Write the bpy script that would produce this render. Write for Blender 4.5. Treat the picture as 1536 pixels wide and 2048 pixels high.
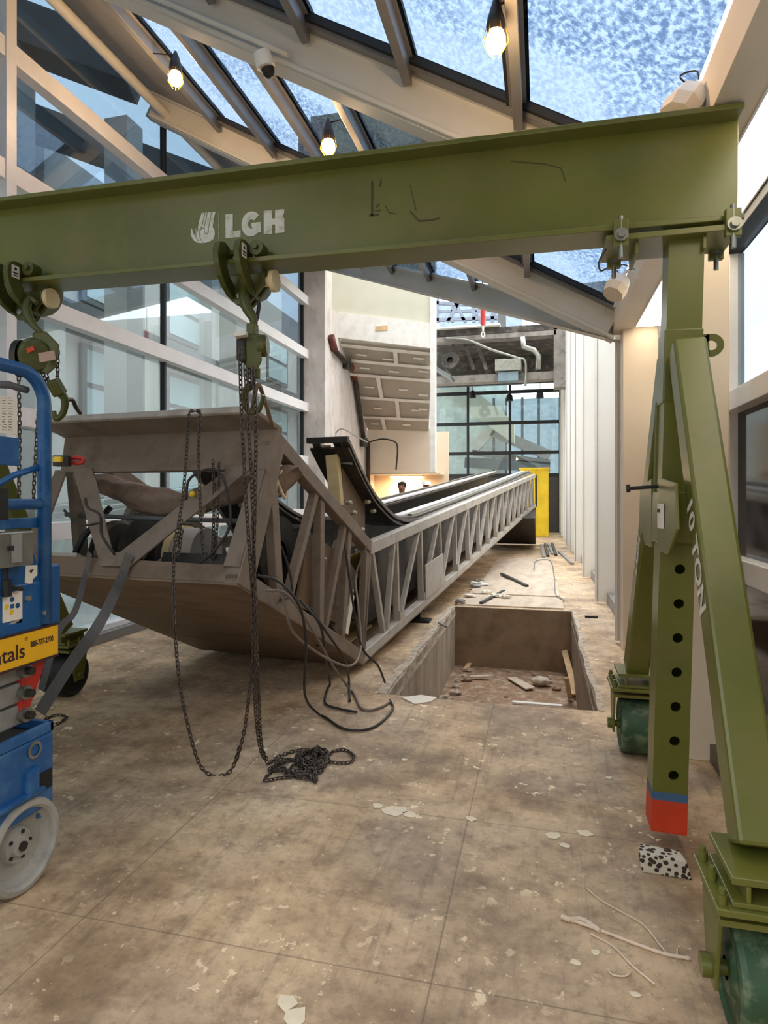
import bpy, bmesh, math, random
from mathutils import Vector as V, Matrix
random.seed(7)
for o in list(bpy.data.objects): bpy.data.objects.remove(o)
SC = bpy.context.scene; COL = SC.collection
# ---------------------------------------------------------------- camera, sky, exposure
F, HZ, CH = 1250.0, 993.0, 1.5
TH = math.atan(313 / F); CT, ST = math.cos(TH), math.sin(TH)
cd = bpy.data.cameras.new('camera'); cam = bpy.data.objects.new('camera', cd); COL.objects.link(cam)
cam.location = (0, 0, CH); cam.rotation_euler = (math.pi / 2, 0, TH)
cd.sensor_fit = 'VERTICAL'; cd.sensor_height = 24; cd.lens = F / 2048 * 24; cd.shift_y = (HZ - 1024) / 2048
cd.clip_start = .05; cd.clip_end = 300
SC.camera = cam
SC.view_settings.view_transform = 'Standard'; SC.view_settings.look = 'None'; SC.view_settings.gamma = 1
SC.view_settings.use_curve_mapping = False; SC.view_settings.exposure = 1.25
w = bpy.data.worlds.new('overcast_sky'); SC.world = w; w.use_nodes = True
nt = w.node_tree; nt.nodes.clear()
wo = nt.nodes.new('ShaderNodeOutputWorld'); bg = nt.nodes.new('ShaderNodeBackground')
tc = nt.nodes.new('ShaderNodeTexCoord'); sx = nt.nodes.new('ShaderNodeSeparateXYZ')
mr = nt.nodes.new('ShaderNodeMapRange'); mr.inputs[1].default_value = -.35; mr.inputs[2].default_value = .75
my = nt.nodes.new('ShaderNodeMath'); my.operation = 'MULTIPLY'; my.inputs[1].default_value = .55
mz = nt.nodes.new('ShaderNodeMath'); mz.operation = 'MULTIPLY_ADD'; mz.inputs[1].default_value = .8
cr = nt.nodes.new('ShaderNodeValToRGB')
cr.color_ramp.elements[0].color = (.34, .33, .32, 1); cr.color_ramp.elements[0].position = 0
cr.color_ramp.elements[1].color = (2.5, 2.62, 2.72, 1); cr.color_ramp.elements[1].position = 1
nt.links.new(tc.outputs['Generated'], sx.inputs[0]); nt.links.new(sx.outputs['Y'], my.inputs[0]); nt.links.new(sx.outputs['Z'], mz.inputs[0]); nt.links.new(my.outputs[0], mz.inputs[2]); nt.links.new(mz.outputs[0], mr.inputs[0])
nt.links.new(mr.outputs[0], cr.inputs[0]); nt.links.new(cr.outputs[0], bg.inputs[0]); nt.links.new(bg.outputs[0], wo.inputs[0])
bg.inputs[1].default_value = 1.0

def ray(px, py):
    k = (px - 768) / F
    return V((k * CT - ST, k * ST + CT, (HZ - py) / F))
EYE = V((0, 0, CH))
def at_z(px, py, z=0.0): r = ray(px, py); return EYE + r * ((z - CH) / r.z)
def at_y(px, py, y): r = ray(px, py); return EYE + r * (y / r.y)
def at_x(px, py, x): r = ray(px, py); return EYE + r * (x / r.x)
def at_d(px, py, d): return EYE + ray(px, py) * d

# ---------------------------------------------------------------- materials
def lin(c): return tuple((x / 255 / 12.92) if x / 255 < .04045 else ((x / 255 + .055) / 1.055) ** 2.4 for x in c) + (1,)
def mat(name, rgb, rough=.6, metal=0, var=.15, scale=4, dirt=None, dirt_amt=.3, dscale=3, bump=0, bscale=60, emit=0, stretch=None, spec=None):
    m = bpy.data.materials.new(name); m.use_nodes = True; n = m.node_tree; b = n.nodes['Principled BSDF']
    b.inputs['Roughness'].default_value = rough; b.inputs['Metallic'].default_value = metal
    if spec is not None: b.inputs['Specular IOR Level'].default_value = spec
    tcn = n.nodes.new('ShaderNodeTexCoord'); co = tcn.outputs['Object']
    if stretch:
        mp = n.nodes.new('ShaderNodeMapping'); mp.inputs['Scale'].default_value = stretch; n.links.new(co, mp.inputs[0]); co = mp.outputs[0]
    nz = n.nodes.new('ShaderNodeTexNoise'); nz.inputs['Scale'].default_value = scale; nz.inputs['Detail'].default_value = 6
    n.links.new(co, nz.inputs['Vector'])
    r = n.nodes.new('ShaderNodeValToRGB'); c = lin(rgb)
    r.color_ramp.elements[0].position = .3; r.color_ramp.elements[1].position = .7
    r.color_ramp.elements[0].color = tuple(x * (1 - var) for x in c[:3]) + (1,)
    r.color_ramp.elements[1].color = tuple(min(1, x * (1 + var)) for x in c[:3]) + (1,)
    n.links.new(nz.outputs[0], r.inputs[0]); out = r.outputs[0]
    if dirt:
        n2 = n.nodes.new('ShaderNodeTexNoise'); n2.inputs['Scale'].default_value = dscale; n2.inputs['Detail'].default_value = 9; n2.inputs['Roughness'].default_value = .65
        n.links.new(co, n2.inputs['Vector'])
        r2 = n.nodes.new('ShaderNodeValToRGB'); r2.color_ramp.elements[0].position = .48; r2.color_ramp.elements[1].position = .66
        r2.color_ramp.elements[0].color = (0, 0, 0, 1); r2.color_ramp.elements[1].color = (dirt_amt,) * 3 + (1,)
        n.links.new(n2.outputs[0], r2.inputs[0])
        mx = n.nodes.new('ShaderNodeMixRGB'); n.links.new(r2.outputs[0], mx.inputs[0]); n.links.new(out, mx.inputs[1]); mx.inputs[2].default_value = lin(dirt); out = mx.outputs[0]
    n.links.new(out, b.inputs['Base Color'])
    if bump:
        n3 = n.nodes.new('ShaderNodeTexNoise'); n3.inputs['Scale'].default_value = bscale; n3.inputs['Detail'].default_value = 5
        n.links.new(co, n3.inputs['Vector']); bp = n.nodes.new('ShaderNodeBump'); bp.inputs['Strength'].default_value = bump; bp.inputs['Distance'].default_value = .01
        n.links.new(n3.outputs[0], bp.inputs['Height']); n.links.new(bp.outputs[0], b.inputs['Normal'])
    if emit:
        b.inputs['Emission Color'].default_value = c; b.inputs['Emission Strength'].default_value = emit
    return m
M = {}
M['green'] = mat('green_paint', (104, 106, 42), .32, 0, .18, 2, (120, 110, 62), .6, 3.0, .05, 25)
M['green_dk'] = mat('worn_green_wheel', (48, 78, 50), .5, 0, .3, 9, (150, 160, 130), .5, 12, .15, 40)
M['green_hoist'] = mat('hoist_green', (84, 86, 34), .35, .2, .2, 8, (60, 55, 40), .5, 9, .1)
M['steel'] = mat('galvanised_steel', (150, 150, 142), .35, .8, .2, 10)
M['flake'] = mat('cream_paint_flake', (238, 222, 194), .8, 0, .06, 20)
M['zinc'] = mat('zinc_bolt', (195, 188, 165), .3, .7, .2, 20)
M['truss'] = mat('taupe_truss_paint', (132, 116, 100), .6, 0, .12, 3, (92, 74, 56), .55, 5, .08, 40)
M['truss2'] = mat('pale_truss_paint', (186, 178, 168), .55, 0, .12, 4, (130, 115, 98), .5, 5, .05)
M['pan'] = mat('oil_pan_plate', (128, 106, 84), .6, 0, .15, 2, (76, 58, 42), .6, 2.2, .05, stretch=(1, 2.5, 1))
M['dark'] = mat('dark_machine_steel', (52, 48, 44), .5, .3, .3, 6, (100, 88, 74), .4, 6)
M['railbrown'] = mat('weathered_rail_steel', (86, 76, 66), .4, .3, .3, 5, (140, 126, 108), .5, 8, stretch=(1, .3, 1))
M['black'] = mat('black_rubber', (26, 25, 25), .6, 0, .25, 8)
M['chain'] = mat('oxidised_chain', (92, 82, 74), .38, .75, .3, 40)
M['rafter'] = mat('warm_grey_steel_paint', (206, 201, 190), .55, 0, .05, 3)
M['bar'] = mat('anodised_glazing_bar', (128, 126, 124), .4, .35, .08, 4)
M['gasket'] = mat('black_gasket', (34, 36, 38), .6)
M['alu'] = mat('pale_aluminium_panel', (236, 232, 230), .45, .1, .05, 2, (185, 175, 170), .3, 2)
M['soffit'] = mat('grey_soffit_board', (150, 146, 142), .8, 0, .1, 4)
M['white'] = mat('white_wall_paint', (236, 233, 226), .7, 0, .03, 2, (214, 204, 192), .3, 1.2, stretch=(1, 1, .25))
M['cream'] = mat('cream_wall_paint', (224, 208, 186), .6, 0, .04, 2)
M['beige'] = mat('beige_wall_paint', (204, 200, 180), .8, 0, .04, 3)
M['concrete'] = mat('cast_concrete', (212, 202, 194), .8, 0, .1, 3, (172, 154, 140), .5, 5, .12, 30, stretch=(1, 1, .5))
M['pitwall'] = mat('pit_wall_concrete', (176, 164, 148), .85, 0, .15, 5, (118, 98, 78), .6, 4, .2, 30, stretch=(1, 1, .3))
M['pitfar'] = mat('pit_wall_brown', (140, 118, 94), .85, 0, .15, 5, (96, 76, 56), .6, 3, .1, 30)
M['rubble'] = mat('pit_floor_dust', (140, 112, 88), .95, 0, .3, 14, (206, 186, 164), .55, 9, .6, 26)
M['bare'] = mat('bare_concrete_chip', (194, 180, 162), .9, 0, .25, 20, (120, 100, 80), .7, 15, .5, 40)
M['plaster'] = mat('joint_compound_white', (232, 228, 220), .8, 0, .05, 6, (205, 198, 186), .5, 5)
M['blue'] = mat('blue_lift_paint', (26, 86, 142), .35, 0, .12, 4, (90, 140, 180), .4, 9, .04)
M['ylw'] = mat('yellow_plate', (246, 186, 24), .45, 0, .05, 5)
M['ylwbar'] = mat('yellow_barrier', (240, 206, 40), .55, 0, .1, 3, (214, 170, 30), .5, 4)
M['ink'] = mat('dark_ink', (60, 34, 34), .6)
M['paper'] = mat('white_label', (236, 228, 212), .6, 0, .03)
M['paint_w'] = mat('white_stencil_paint', (226, 222, 206), .55, 0, .05, 10, (150, 150, 100), .6, 22)
M['red'] = mat('red_paint', (190, 44, 34), .45, 0, .15, 8)
M['orange'] = mat('orange_red_paint', (206, 62, 26), .6, 0, .15, 6)
M['bluepaint'] = mat('faded_blue_paint', (62, 96, 128), .6)
M['grey'] = mat('scissor_arm_grey', (150, 148, 144), .5, .1, .12, 4, (110, 106, 100), .5, 6)
M['tyre'] = mat('grey_non_marking_tyre', (176, 172, 162), .75, 0, .1, 8, (120, 114, 104), .5, 7)
M['cloth'] = mat('dusty_brown_tarp', (140, 120, 104), .95, 0, .15, 9, (96, 76, 60), .6, 5, .5, 50)
M['strap'] = mat('grey_webbing', (104, 98, 92), .9, 0, .2, 12, (60, 56, 52), .5, 6, .3, 200, stretch=(1, 1, .4))
M['wood'] = mat('splintered_wood', (206, 172, 130), .8, 0, .15, 20, stretch=(1, 1, .2))
M['ivory'] = mat('ivory_bracket', (222, 200, 150), .6, 0, .12, 9)
M['ply'] = mat('dusty_plywood', (200, 182, 162), .85, 0, .12, 4, (158, 138, 118), .5, 6, stretch=(1, .3, 1))
M['brass'] = mat('yellow_plastic', (246, 200, 50), .4)
M['pipe'] = mat('red_brown_pipe', (104, 48, 40), .5, .1, .25, 5)
M['skin'] = mat('skin', (150, 104, 80), .6)
M['hair'] = mat('dark_hair', (40, 30, 26), .8)
M['jacket'] = mat('dark_work_jacket', (58, 60, 70), .85)
M['trouser'] = mat('dark_work_trousers', (44, 46, 52), .9)
M['hat'] = mat('white_hard_hat', (236, 236, 232), .35)
M['tinted'] = mat('dark_tinted_glass', (12, 10, 9), .08, 0, .05, 3, spec=.12)
M['speck'] = mat('speckled_terrazzo', (206, 196, 176), .8, 0, .05)
M['vent'] = mat('vent_grille_metal', (150, 140, 124), .5, .4)
M['facade'] = mat('facade_concrete', (216, 214, 208), .8, 0, .08, 1.5)
M['facglass'] = mat('facade_window_glass', (196, 220, 224), .15, 0, .06, .8)
M['facdark'] = mat('facade_dark_band', (96, 100, 102), .5, 0, .1, 1)
M['cable'] = mat('black_cable', (44, 38, 34), .5)
M['greycable'] = mat('grey_cable', (120, 108, 98), .5)
M['string'] = mat('frayed_twine', (226, 204, 180), .95)
def speckle():
    n = M['speck'].node_tree; b = n.nodes['Principled BSDF']
    tcn = n.nodes.new('ShaderNodeTexCoord'); vo = n.nodes.new('ShaderNodeTexVoronoi'); vo.inputs['Scale'].default_value = 46
    r = n.nodes.new('ShaderNodeValToRGB'); r.color_ramp.elements[0].position = .40; r.color_ramp.elements[0].color = lin((62, 44, 34)); r.color_ramp.elements[1].position = .46; r.color_ramp.elements[1].color = lin((214, 204, 184))
    n.links.new(tcn.outputs['Object'], vo.inputs[0]); n.links.new(vo.outputs[0], r.inputs[0]); n.links.new(r.outputs[0], b.inputs['Base Color'])
speckle()
def ventmat():
    n = M['vent'].node_tree; b = n.nodes['Principled BSDF']
    tcn = n.nodes.new('ShaderNodeTexCoord'); wv = n.nodes.new('ShaderNodeTexWave'); wv.bands_direction = 'Y'; wv.inputs['Scale'].default_value = 28
    r = n.nodes.new('ShaderNodeValToRGB'); r.color_ramp.interpolation = 'CONSTANT'; r.color_ramp.elements[0].color = lin((30, 26, 22)); r.color_ramp.elements[1].position = .5; r.color_ramp.elements[1].color = lin((150, 138, 118))
    n.links.new(tcn.outputs['Object'], wv.inputs[0]); n.links.new(wv.outputs[0], r.inputs[0]); n.links.new(r.outputs[0], b.inputs['Base Color'])
ventmat()
def glass(name, tint, refl=.12, frost=None, fcol=(205, 218, 230), fscale=30, famt=.5):
    m = bpy.data.materials.new(name); m.use_nodes = True; n = m.node_tree; n.nodes.clear()
    o = n.nodes.new('ShaderNodeOutputMaterial'); t = n.nodes.new('ShaderNodeBsdfTransparent'); t.inputs[0].default_value = lin(tint)
    g = n.nodes.new('ShaderNodeBsdfGlossy'); g.inputs['Roughness'].default_value = .02; g.inputs[0].default_value = (.9, .95, 1, 1)
    fr = n.nodes.new('ShaderNodeLayerWeight'); fr.inputs[0].default_value = .5
    pw = n.nodes.new('ShaderNodeMath'); pw.operation = 'POWER'; n.links.new(fr.outputs['Facing'], pw.inputs[0]); pw.inputs[1].default_value = 3
    ma = n.nodes.new('ShaderNodeMath'); ma.operation = 'MULTIPLY_ADD'; n.links.new(pw.outputs[0], ma.inputs[0]); ma.inputs[1].default_value = refl * 1.6; ma.inputs[2].default_value = refl * .3
    mx = n.nodes.new('ShaderNodeMixShader'); n.links.new(ma.outputs[0], mx.inputs[0]); n.links.new(t.outputs[0], mx.inputs[1]); n.links.new(g.outputs[0], mx.inputs[2]); out = mx.outputs[0]
    if frost:
        tcn = n.nodes.new('ShaderNodeTexCoord'); n1 = n.nodes.new('ShaderNodeTexNoise'); n1.inputs['Scale'].default_value = fscale; n1.inputs['Detail'].default_value = 3
        n2 = n.nodes.new('ShaderNodeTexNoise'); n2.inputs['Scale'].default_value = 1.1; n2.inputs['Detail'].default_value = 2
        n.links.new(tcn.outputs['Object'], n1.inputs['Vector']); n.links.new(tcn.outputs['Object'], n2.inputs['Vector'])
        r1 = n.nodes.new('ShaderNodeValToRGB'); r1.color_ramp.elements[0].position = .46; r1.color_ramp.elements[1].position = .56
        n.links.new(n1.outputs[0], r1.inputs[0])
        r2 = n.nodes.new('ShaderNodeValToRGB'); r2.color_ramp.elements[0].position = .42; r2.color_ramp.elements[0].color = (famt * .35,) * 3 + (1,); r2.color_ramp.elements[1].position = .6; r2.color_ramp.elements[1].color = (famt,) * 3 + (1,)
        n.links.new(n2.outputs[0], r2.inputs[0])
        ml = n.nodes.new('ShaderNodeMath'); ml.operation = 'MULTIPLY'; n.links.new(r1.outputs[0], ml.inputs[0]); n.links.new(r2.outputs[0], ml.inputs[1])
        t2 = n.nodes.new('ShaderNodeBsdfTransparent'); t2.inputs[0].default_value = lin(fcol)
        m2 = n.nodes.new('ShaderNodeMixShader'); n.links.new(ml.outputs[0], m2.inputs[0]); n.links.new(out, m2.inputs[1]); n.links.new(t2.outputs[0], m2.inputs[2]); out = m2.outputs[0]
    n.links.new(out, o.inputs[0]); return m
M['roofglass'] = glass('speckled_roof_glass', (160, 170, 180), .08, True, (116, 130, 148), 34, .95)
M['wallglass'] = glass('wall_glass', (192, 200, 202), .32)
M['endglass'] = glass('end_wall_glass', (222, 230, 230), .2)
M['upperglass'] = glass('dimmed_upper_glass', (148, 162, 172), .4)  # darker blue tint puts the dim reflected sky into the upper panes
M['clear'] = glass('clear_window_glass', (178, 186, 190), .1)
M['bulb'] = mat('lit_bulb', (255, 196, 120), .4, emit=14)
M['warmtube'] = mat('lit_warm_strip', (255, 214, 150), .4, emit=4)

def floormat():
    m = bpy.data.materials.new('stained_floor_concrete'); m.use_nodes = True; n = m.node_tree; b = n.nodes['Principled BSDF']; L = n.links.new
    b.inputs['Roughness'].default_value = .72
    tcn = n.nodes.new('ShaderNodeTexCoord'); co = tcn.outputs['Object']
    def noise(s, d=8, r=.6, vec=co, dist=0):
        q = n.nodes.new('ShaderNodeTexNoise'); q.inputs['Scale'].default_value = s; q.inputs['Detail'].default_value = d; q.inputs['Roughness'].default_value = r; q.inputs['Distortion'].default_value = dist
        L(vec, q.inputs['Vector']); return q.outputs[0]
    def ramp(src, *st):
        r = n.nodes.new('ShaderNodeValToRGB'); e = r.color_ramp.elements
        e[0].position, e[0].color = st[0]; e[1].position, e[1].color = st[-1]
        for p, c in st[1:-1]: k = e.new(p); k.color = c
        L(src, r.inputs[0]); return r.outputs[0]
    def mix(f, a, c, mode='MIX'):
        x = n.nodes.new('ShaderNodeMixRGB'); x.blend_type = mode
        if isinstance(f, float): x.inputs[0].default_value = f
        else: L(f, x.inputs[0])
        L(a, x.inputs[1])
        if isinstance(c, tuple): x.inputs[2].default_value = c
        else: L(c, x.inputs[2])
        return x.outputs[0]
    W = lambda v: (v, v, v, 1)
    base = ramp(noise(1.3, 10, .68), (.28, lin((92, 74, 58))), (.42, lin((146, 124, 100))), (.56, lin((192, 168, 139))), (.72, lin((222, 200, 170))))
    base = mix(ramp(noise(.75, 4, .5, dist=.5), (.42, W(0)), (.62, W(.32))), base, lin((168, 158, 148)))
    base = mix(ramp(noise(5, 9, .7), (.5, W(0)), (.68, W(.55))), base, lin((104, 82, 68)))
    base = mix(ramp(noise(19, 6, .7), (.5, W(0)), (.72, W(.5))), base, lin((92, 74, 62)))
    mp = n.nodes.new('ShaderNodeMapping'); mp.inputs['Scale'].default_value = (9, .8, 1); L(co, mp.inputs[0])   # wheel tracks along the hall
    base = mix(ramp(noise(2.2, 7, .7, mp.outputs[0]), (.54, W(0)), (.74, W(.5))), base, lin((90, 76, 68)))
    mask = ramp(noise(1.9, 3, .5), (.44, W(0)), (.62, W(1)))
    fl = ramp(noise(13, 8, .62), (.605, W(0)), (.625, W(1)))
    fl2 = ramp(noise(30, 5, .6), (.66, W(0)), (.68, W(.8)))
    ml = n.nodes.new('ShaderNodeMath'); ml.operation = 'MULTIPLY'; L(fl, ml.inputs[0]); L(mask, ml.inputs[1])
    base = mix(ml.outputs[0], base, lin((226, 208, 180)))
    base = mix(fl2, base, lin((214, 194, 166)))
    hs = n.nodes.new('ShaderNodeHueSaturation'); hs.inputs['Saturation'].default_value = 1.14; hs.inputs['Value'].default_value = 1.3; L(base, hs.inputs['Color']); base = hs.outputs[0]
    # sawn joints
    sp = n.nodes.new('ShaderNodeSeparateXYZ'); L(co, sp.inputs[0])
    for ax, per, off in (('X', 1.25, .33), ('Y', 1.0, .1)):
        a = n.nodes.new('ShaderNodeMath'); a.operation = 'ADD'; L(sp.outputs[ax], a.inputs[0]); a.inputs[1].default_value = 50 + off
        md = n.nodes.new('ShaderNodeMath'); md.operation = 'MODULO'; L(a.outputs[0], md.inputs[0]); md.inputs[1].default_value = per
        lt = n.nodes.new('ShaderNodeMath'); lt.operation = 'LESS_THAN'; L(md.outputs[0], lt.inputs[0]); lt.inputs[1].default_value = .006
        mm = n.nodes.new('ShaderNodeMath'); mm.operation = 'MULTIPLY'; L(lt.outputs[0], mm.inputs[0]); mm.inputs[1].default_value = .45
        base = mix(mm.outputs[0], base, lin((84, 70, 60)))
    L(base, b.inputs['Base Color'])
    bp = n.nodes.new('ShaderNodeBump'); bp.inputs['Strength'].default_value = .35; bp.inputs['Distance'].default_value = .01
    L(noise(22, 8, .7), bp.inputs['Height']); L(bp.outputs[0], b.inputs['Normal'])
    return m
M['floor'] = floormat()

# ---------------------------------------------------------------- mesh builder
WO = {}
class MB:
    def __init__(s): s.v = []; s.f = []; s.sm = []
    def poly(s, pts, sm=False):
        i = len(s.v); s.v += [V(p) for p in pts]; s.f.append(tuple(range(i, i + len(pts)))); s.sm.append(sm); return s
    def grid8(s, c):
        i = len(s.v); s.v += c
        for q in ((0, 3, 2, 1), (4, 5, 6, 7), (0, 1, 5, 4), (1, 2, 6, 5), (2, 3, 7, 6), (3, 0, 4, 7)): s.f.append(tuple(i + k for k in q)); s.sm.append(False)
        return s
    def box(s, lo, hi):
        x0, y0, z0 = lo; x1, y1, z1 = hi
        return s.grid8([V(p) for p in ((x0, y0, z0), (x1, y0, z0), (x1, y1, z0), (x0, y1, z0), (x0, y0, z1), (x1, y0, z1), (x1, y1, z1), (x0, y1, z1))])
    def bar(s, a, b, w, h, up=(0, 0, 1), w2=None, h2=None):
        a, b = V(a), V(b); d = (b - a).normalized(); u = V(up)
        if abs(d.dot(u.normalized())) > .98: u = V((0, 1, 0))
        sd = d.cross(u).normalized(); u = sd.cross(d).normalized(); w2 = w2 or w; h2 = h2 or h
        A = [a - sd * w / 2 - u * h / 2, a + sd * w / 2 - u * h / 2, a + sd * w / 2 + u * h / 2, a - sd * w / 2 + u * h / 2]
        B = [b - sd * w2 / 2 - u * h2 / 2, b + sd * w2 / 2 - u * h2 / 2, b + sd * w2 / 2 + u * h2 / 2, b - sd * w2 / 2 + u * h2 / 2]
        return s.grid8(A + B)
    def prism(s, pts, ext):
        pts = [V(p) for p in pts]; e = V(ext); n = len(pts); i = len(s.v)
        s.v += pts + [p + e for p in pts]
        s.f.append(tuple(range(i, i + n))[::-1]); s.f.append(tuple(range(i + n, i + 2 * n))); s.sm += [False, False]
        for k in range(n): s.f.append((i + k, i + (k + 1) % n, i + n + (k + 1) % n, i + n + k)); s.sm.append(False)
        return s
    def cyl(s, a, b, r, r2=None, n=20, cap=True):
        a, b = V(a), V(b); r2 = r if r2 is None else r2; d = (b - a).normalized()
        u = d.orthogonal().normalized(); v = d.cross(u); i = len(s.v)
        ca = [u * math.cos(2 * math.pi * k / n) + v * math.sin(2 * math.pi * k / n) for k in range(n)]
        s.v += [a + c * r for c in ca] + [b + c * r2 for c in ca]
        for k in range(n): s.f.append((i + k, i + (k + 1) % n, i + n + (k + 1) % n, i + n + k)); s.sm.append(True)
        if cap:
            s.poly([a + c * r for c in ca][::-1]); s.poly([b + c * r2 for c in ca])
        return s
    def lathe(s, o, ax, prof, n=28):
        o = V(o); d = V(ax).normalized(); u = d.orthogonal().normalized(); v = d.cross(u)
        for (t0, r0), (t1, r1) in zip(prof, prof[1:]):
            i = len(s.v)
            for t, r in ((t0, r0), (t1, r1)):
                s.v += [o + d * t + (u * math.cos(2 * math.pi * k / n) + v * math.sin(2 * math.pi * k / n)) * r for k in range(n)]
            for k in range(n): s.f.append((i + k, i + (k + 1) % n, i + n + (k + 1) % n, i + n + k)); s.sm.append(True)
        return s
    def tube(s, pts, r, n=8, closed=False, flat=None):
        pts = [V(p) for p in pts]; m = len(pts); i = len(s.v); up = None
        for k, p in enumerate(pts):
            d = (pts[(k + 1) % m] - pts[k - 1]) if closed else (pts[min(k + 1, m - 1)] - pts[max(k - 1, 0)])
            d.normalize()
            if up is None: up = d.orthogonal().normalized() if flat is None else V(flat)
            up = (up - d * up.dot(d)).normalized(); sd = d.cross(up)
            rr = r(k / (m - 1)) if callable(r) else r
            s.v += [p + (up * math.cos(2 * math.pi * j / n) + sd * math.sin(2 * math.pi * j / n)) * rr for j in range(n)]
        for k in range(m if closed else m - 1):
            k2 = (k + 1) % m
            for j in range(n): s.f.append((i + k * n + j, i + k * n + (j + 1) % n, i + k2 * n + (j + 1) % n, i + k2 * n + j)); s.sm.append(True)
        if not closed:
            s.f.append(tuple(i + j for j in range(n))[::-1]); s.f.append(tuple(i + (m - 1) * n + j for j in range(n))); s.sm += [False, False]
        return s
    def ribbon(s, pts, side, w, t):
        pts = [V(p) for p in pts]; sd = V(side).normalized() * w / 2
        for a, b in zip(pts, pts[1:]):
            nrm = (b - a).cross(sd).normalized() * t / 2
            s.grid8([a - sd - nrm, a + sd - nrm, a + sd + nrm, a - sd + nrm, b - sd - nrm, b + sd - nrm, b + sd + nrm, b - sd + nrm])
        return s
    def blob(s, c, r, n=8, jit=.25, sq=(1, 1, 1)):
        c = V(c); i = len(s.v); rows = []
        for a in range(n + 1):
            th = math.pi * a / n; row = []
            for k in range(n):
                ph = 2 * math.pi * k / n; q = r * (1 + random.uniform(-jit, jit))
                row.append(len(s.v)); s.v.append(c + V((math.sin(th) * math.cos(ph) * q * sq[0], math.sin(th) * math.sin(ph) * q * sq[1], math.cos(th) * q * sq[2])))
            rows.append(row)
        for a in range(n):
            for k in range(n): s.f.append((rows[a][k], rows[a + 1][k], rows[a + 1][(k + 1) % n], rows[a][(k + 1) % n])); s.sm.append(jit == 0)
        return s
    def chain(s, pts, pitch=.024, wire=.0036, wid=.0095):
        pts = [V(p) for p in pts]; seg = [(b - a).length for a, b in zip(pts, pts[1:])]; tot = sum(seg); N = int(tot / pitch)
        j = 0; acc = 0; tw = V((.3, .9, .2))
        for k in range(N):
            t = (k + .5) * pitch
            while j < len(seg) - 1 and acc + seg[j] < t: acc += seg[j]; j += 1
            d = (pts[j + 1] - pts[j]).normalized(); c = pts[j] + d * (t - acc)
            a = tw - d * tw.dot(d)
            a = a.normalized() if a.length > .05 else d.orthogonal().normalized(); b = d.cross(a)
            if k % 2: a, b = b, a
            h = pitch * .62 - wid / 2
            ring = []
            for q in range(8):
                an = 2 * math.pi * (q + .5) / 8
                ring.append(c + a * (wid / 1 * math.cos(an)) * .9 + d * (math.sin(an) * wid * .8 + (h if math.sin(an) > 0 else -h) * .75))
            s.tube(ring, wire, 5, closed=True, flat=b)
        return s
    def build(s, name, m, parent=None, bev=0, label=None, cat=None, group=None, kind=None, solid=False, sub=0, origin=None):
        lo = V([min(p[i] for p in s.v) for i in range(3)]); hi = V([max(p[i] for p in s.v) for i in range(3)])
        wo_ = V(origin) if origin is not None else V(((lo.x + hi.x) / 2, (lo.y + hi.y) / 2, lo.z))
        me = bpy.data.meshes.new(name); me.from_pydata([tuple(p - wo_) for p in s.v], [], s.f)
        for p, q in zip(me.polygons, s.sm): p.use_smooth = q
        bm = bmesh.new(); bm.from_mesh(me); bmesh.ops.recalc_face_normals(bm, faces=bm.faces); bm.to_mesh(me); bm.free()
        me.materials.append(M[m] if isinstance(m, str) else m)
        o = bpy.data.objects.new(name, me); COL.objects.link(o); WO[o.name] = wo_
        if parent: o.parent = parent; o.location = wo_ - WO[parent.name]
        else: o.location = wo_
        if bev:
            b = o.modifiers.new('bevel', 'BEVEL'); b.width = bev; b.segments = 2; b.limit_method = 'ANGLE'; b.angle_limit = math.radians(40)
        if sub: q = o.modifiers.new('subsurf', 'SUBSURF'); q.levels = q.render_levels = sub
        if label: o['label'] = label
        if cat: o['category'] = cat
        if group: o['group'] = group
        if kind: o['kind'] = kind
        return o
def thing(name, loc, label, cat, group=None):
    o = bpy.data.objects.new(name, None); o.empty_display_size = .1; COL.objects.link(o); o.location = loc; WO[o.name] = V(loc)
    o['label'] = label; o['category'] = cat
    if group: o['group'] = group
    return o
def dup(root, delta, label=None):
    def cp(o, p):
        c = o.copy(); COL.objects.link(c); WO[c.name] = WO[o.name] + V(delta); c.parent = p
        for ch in o.children: cp(ch, c)
        return c
    c = cp(root, None); c.location = root.location + V(delta)
    if label: c['label'] = label
    return c
def struct(mb, name, m, **k): return mb.build(name, m, kind='structure', **k)
def smooth(pts, n=8):
    pts = [V(p) for p in pts]; P = [pts[0] * 2 - pts[1]] + pts + [pts[-1] * 2 - pts[-2]]; out = []
    for i in range(1, len(P) - 2):
        for k in range(n):
            t = k / n; a, b, c, d = P[i - 1:i + 3]
            out.append(.5 * ((2 * b) + (c - a) * t + (2 * a - 5 * b + 4 * c - d) * t * t + (3 * b - a - 3 * c + d) * t ** 3))
    return out + [pts[-1]]
def text_mesh(mb, txt, size, o, xd, yd, thick=.002, off=.0):
    cu = bpy.data.curves.new('t', 'FONT'); cu.body = txt; cu.size = size; cu.extrude = 0; cu.offset = off; cu.resolution_u = 3
    ob = bpy.data.objects.new('t', cu); COL.objects.link(ob); dg = bpy.context.evaluated_depsgraph_get(); me = bpy.data.meshes.new_from_object(ob.evaluated_get(dg))
    xd, yd = V(xd).normalized(), V(yd).normalized(); nn = xd.cross(yd); i = len(mb.v)
    mb.v += [V(o) + xd * v.co.x + yd * v.co.y + nn * thick for v in me.vertices]
    for p in me.polygons: mb.f.append(tuple(i + k for k in p.vertices)); mb.sm.append(False)
    bpy.data.objects.remove(ob); bpy.data.curves.remove(cu); bpy.data.meshes.remove(me)
    return mb

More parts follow.
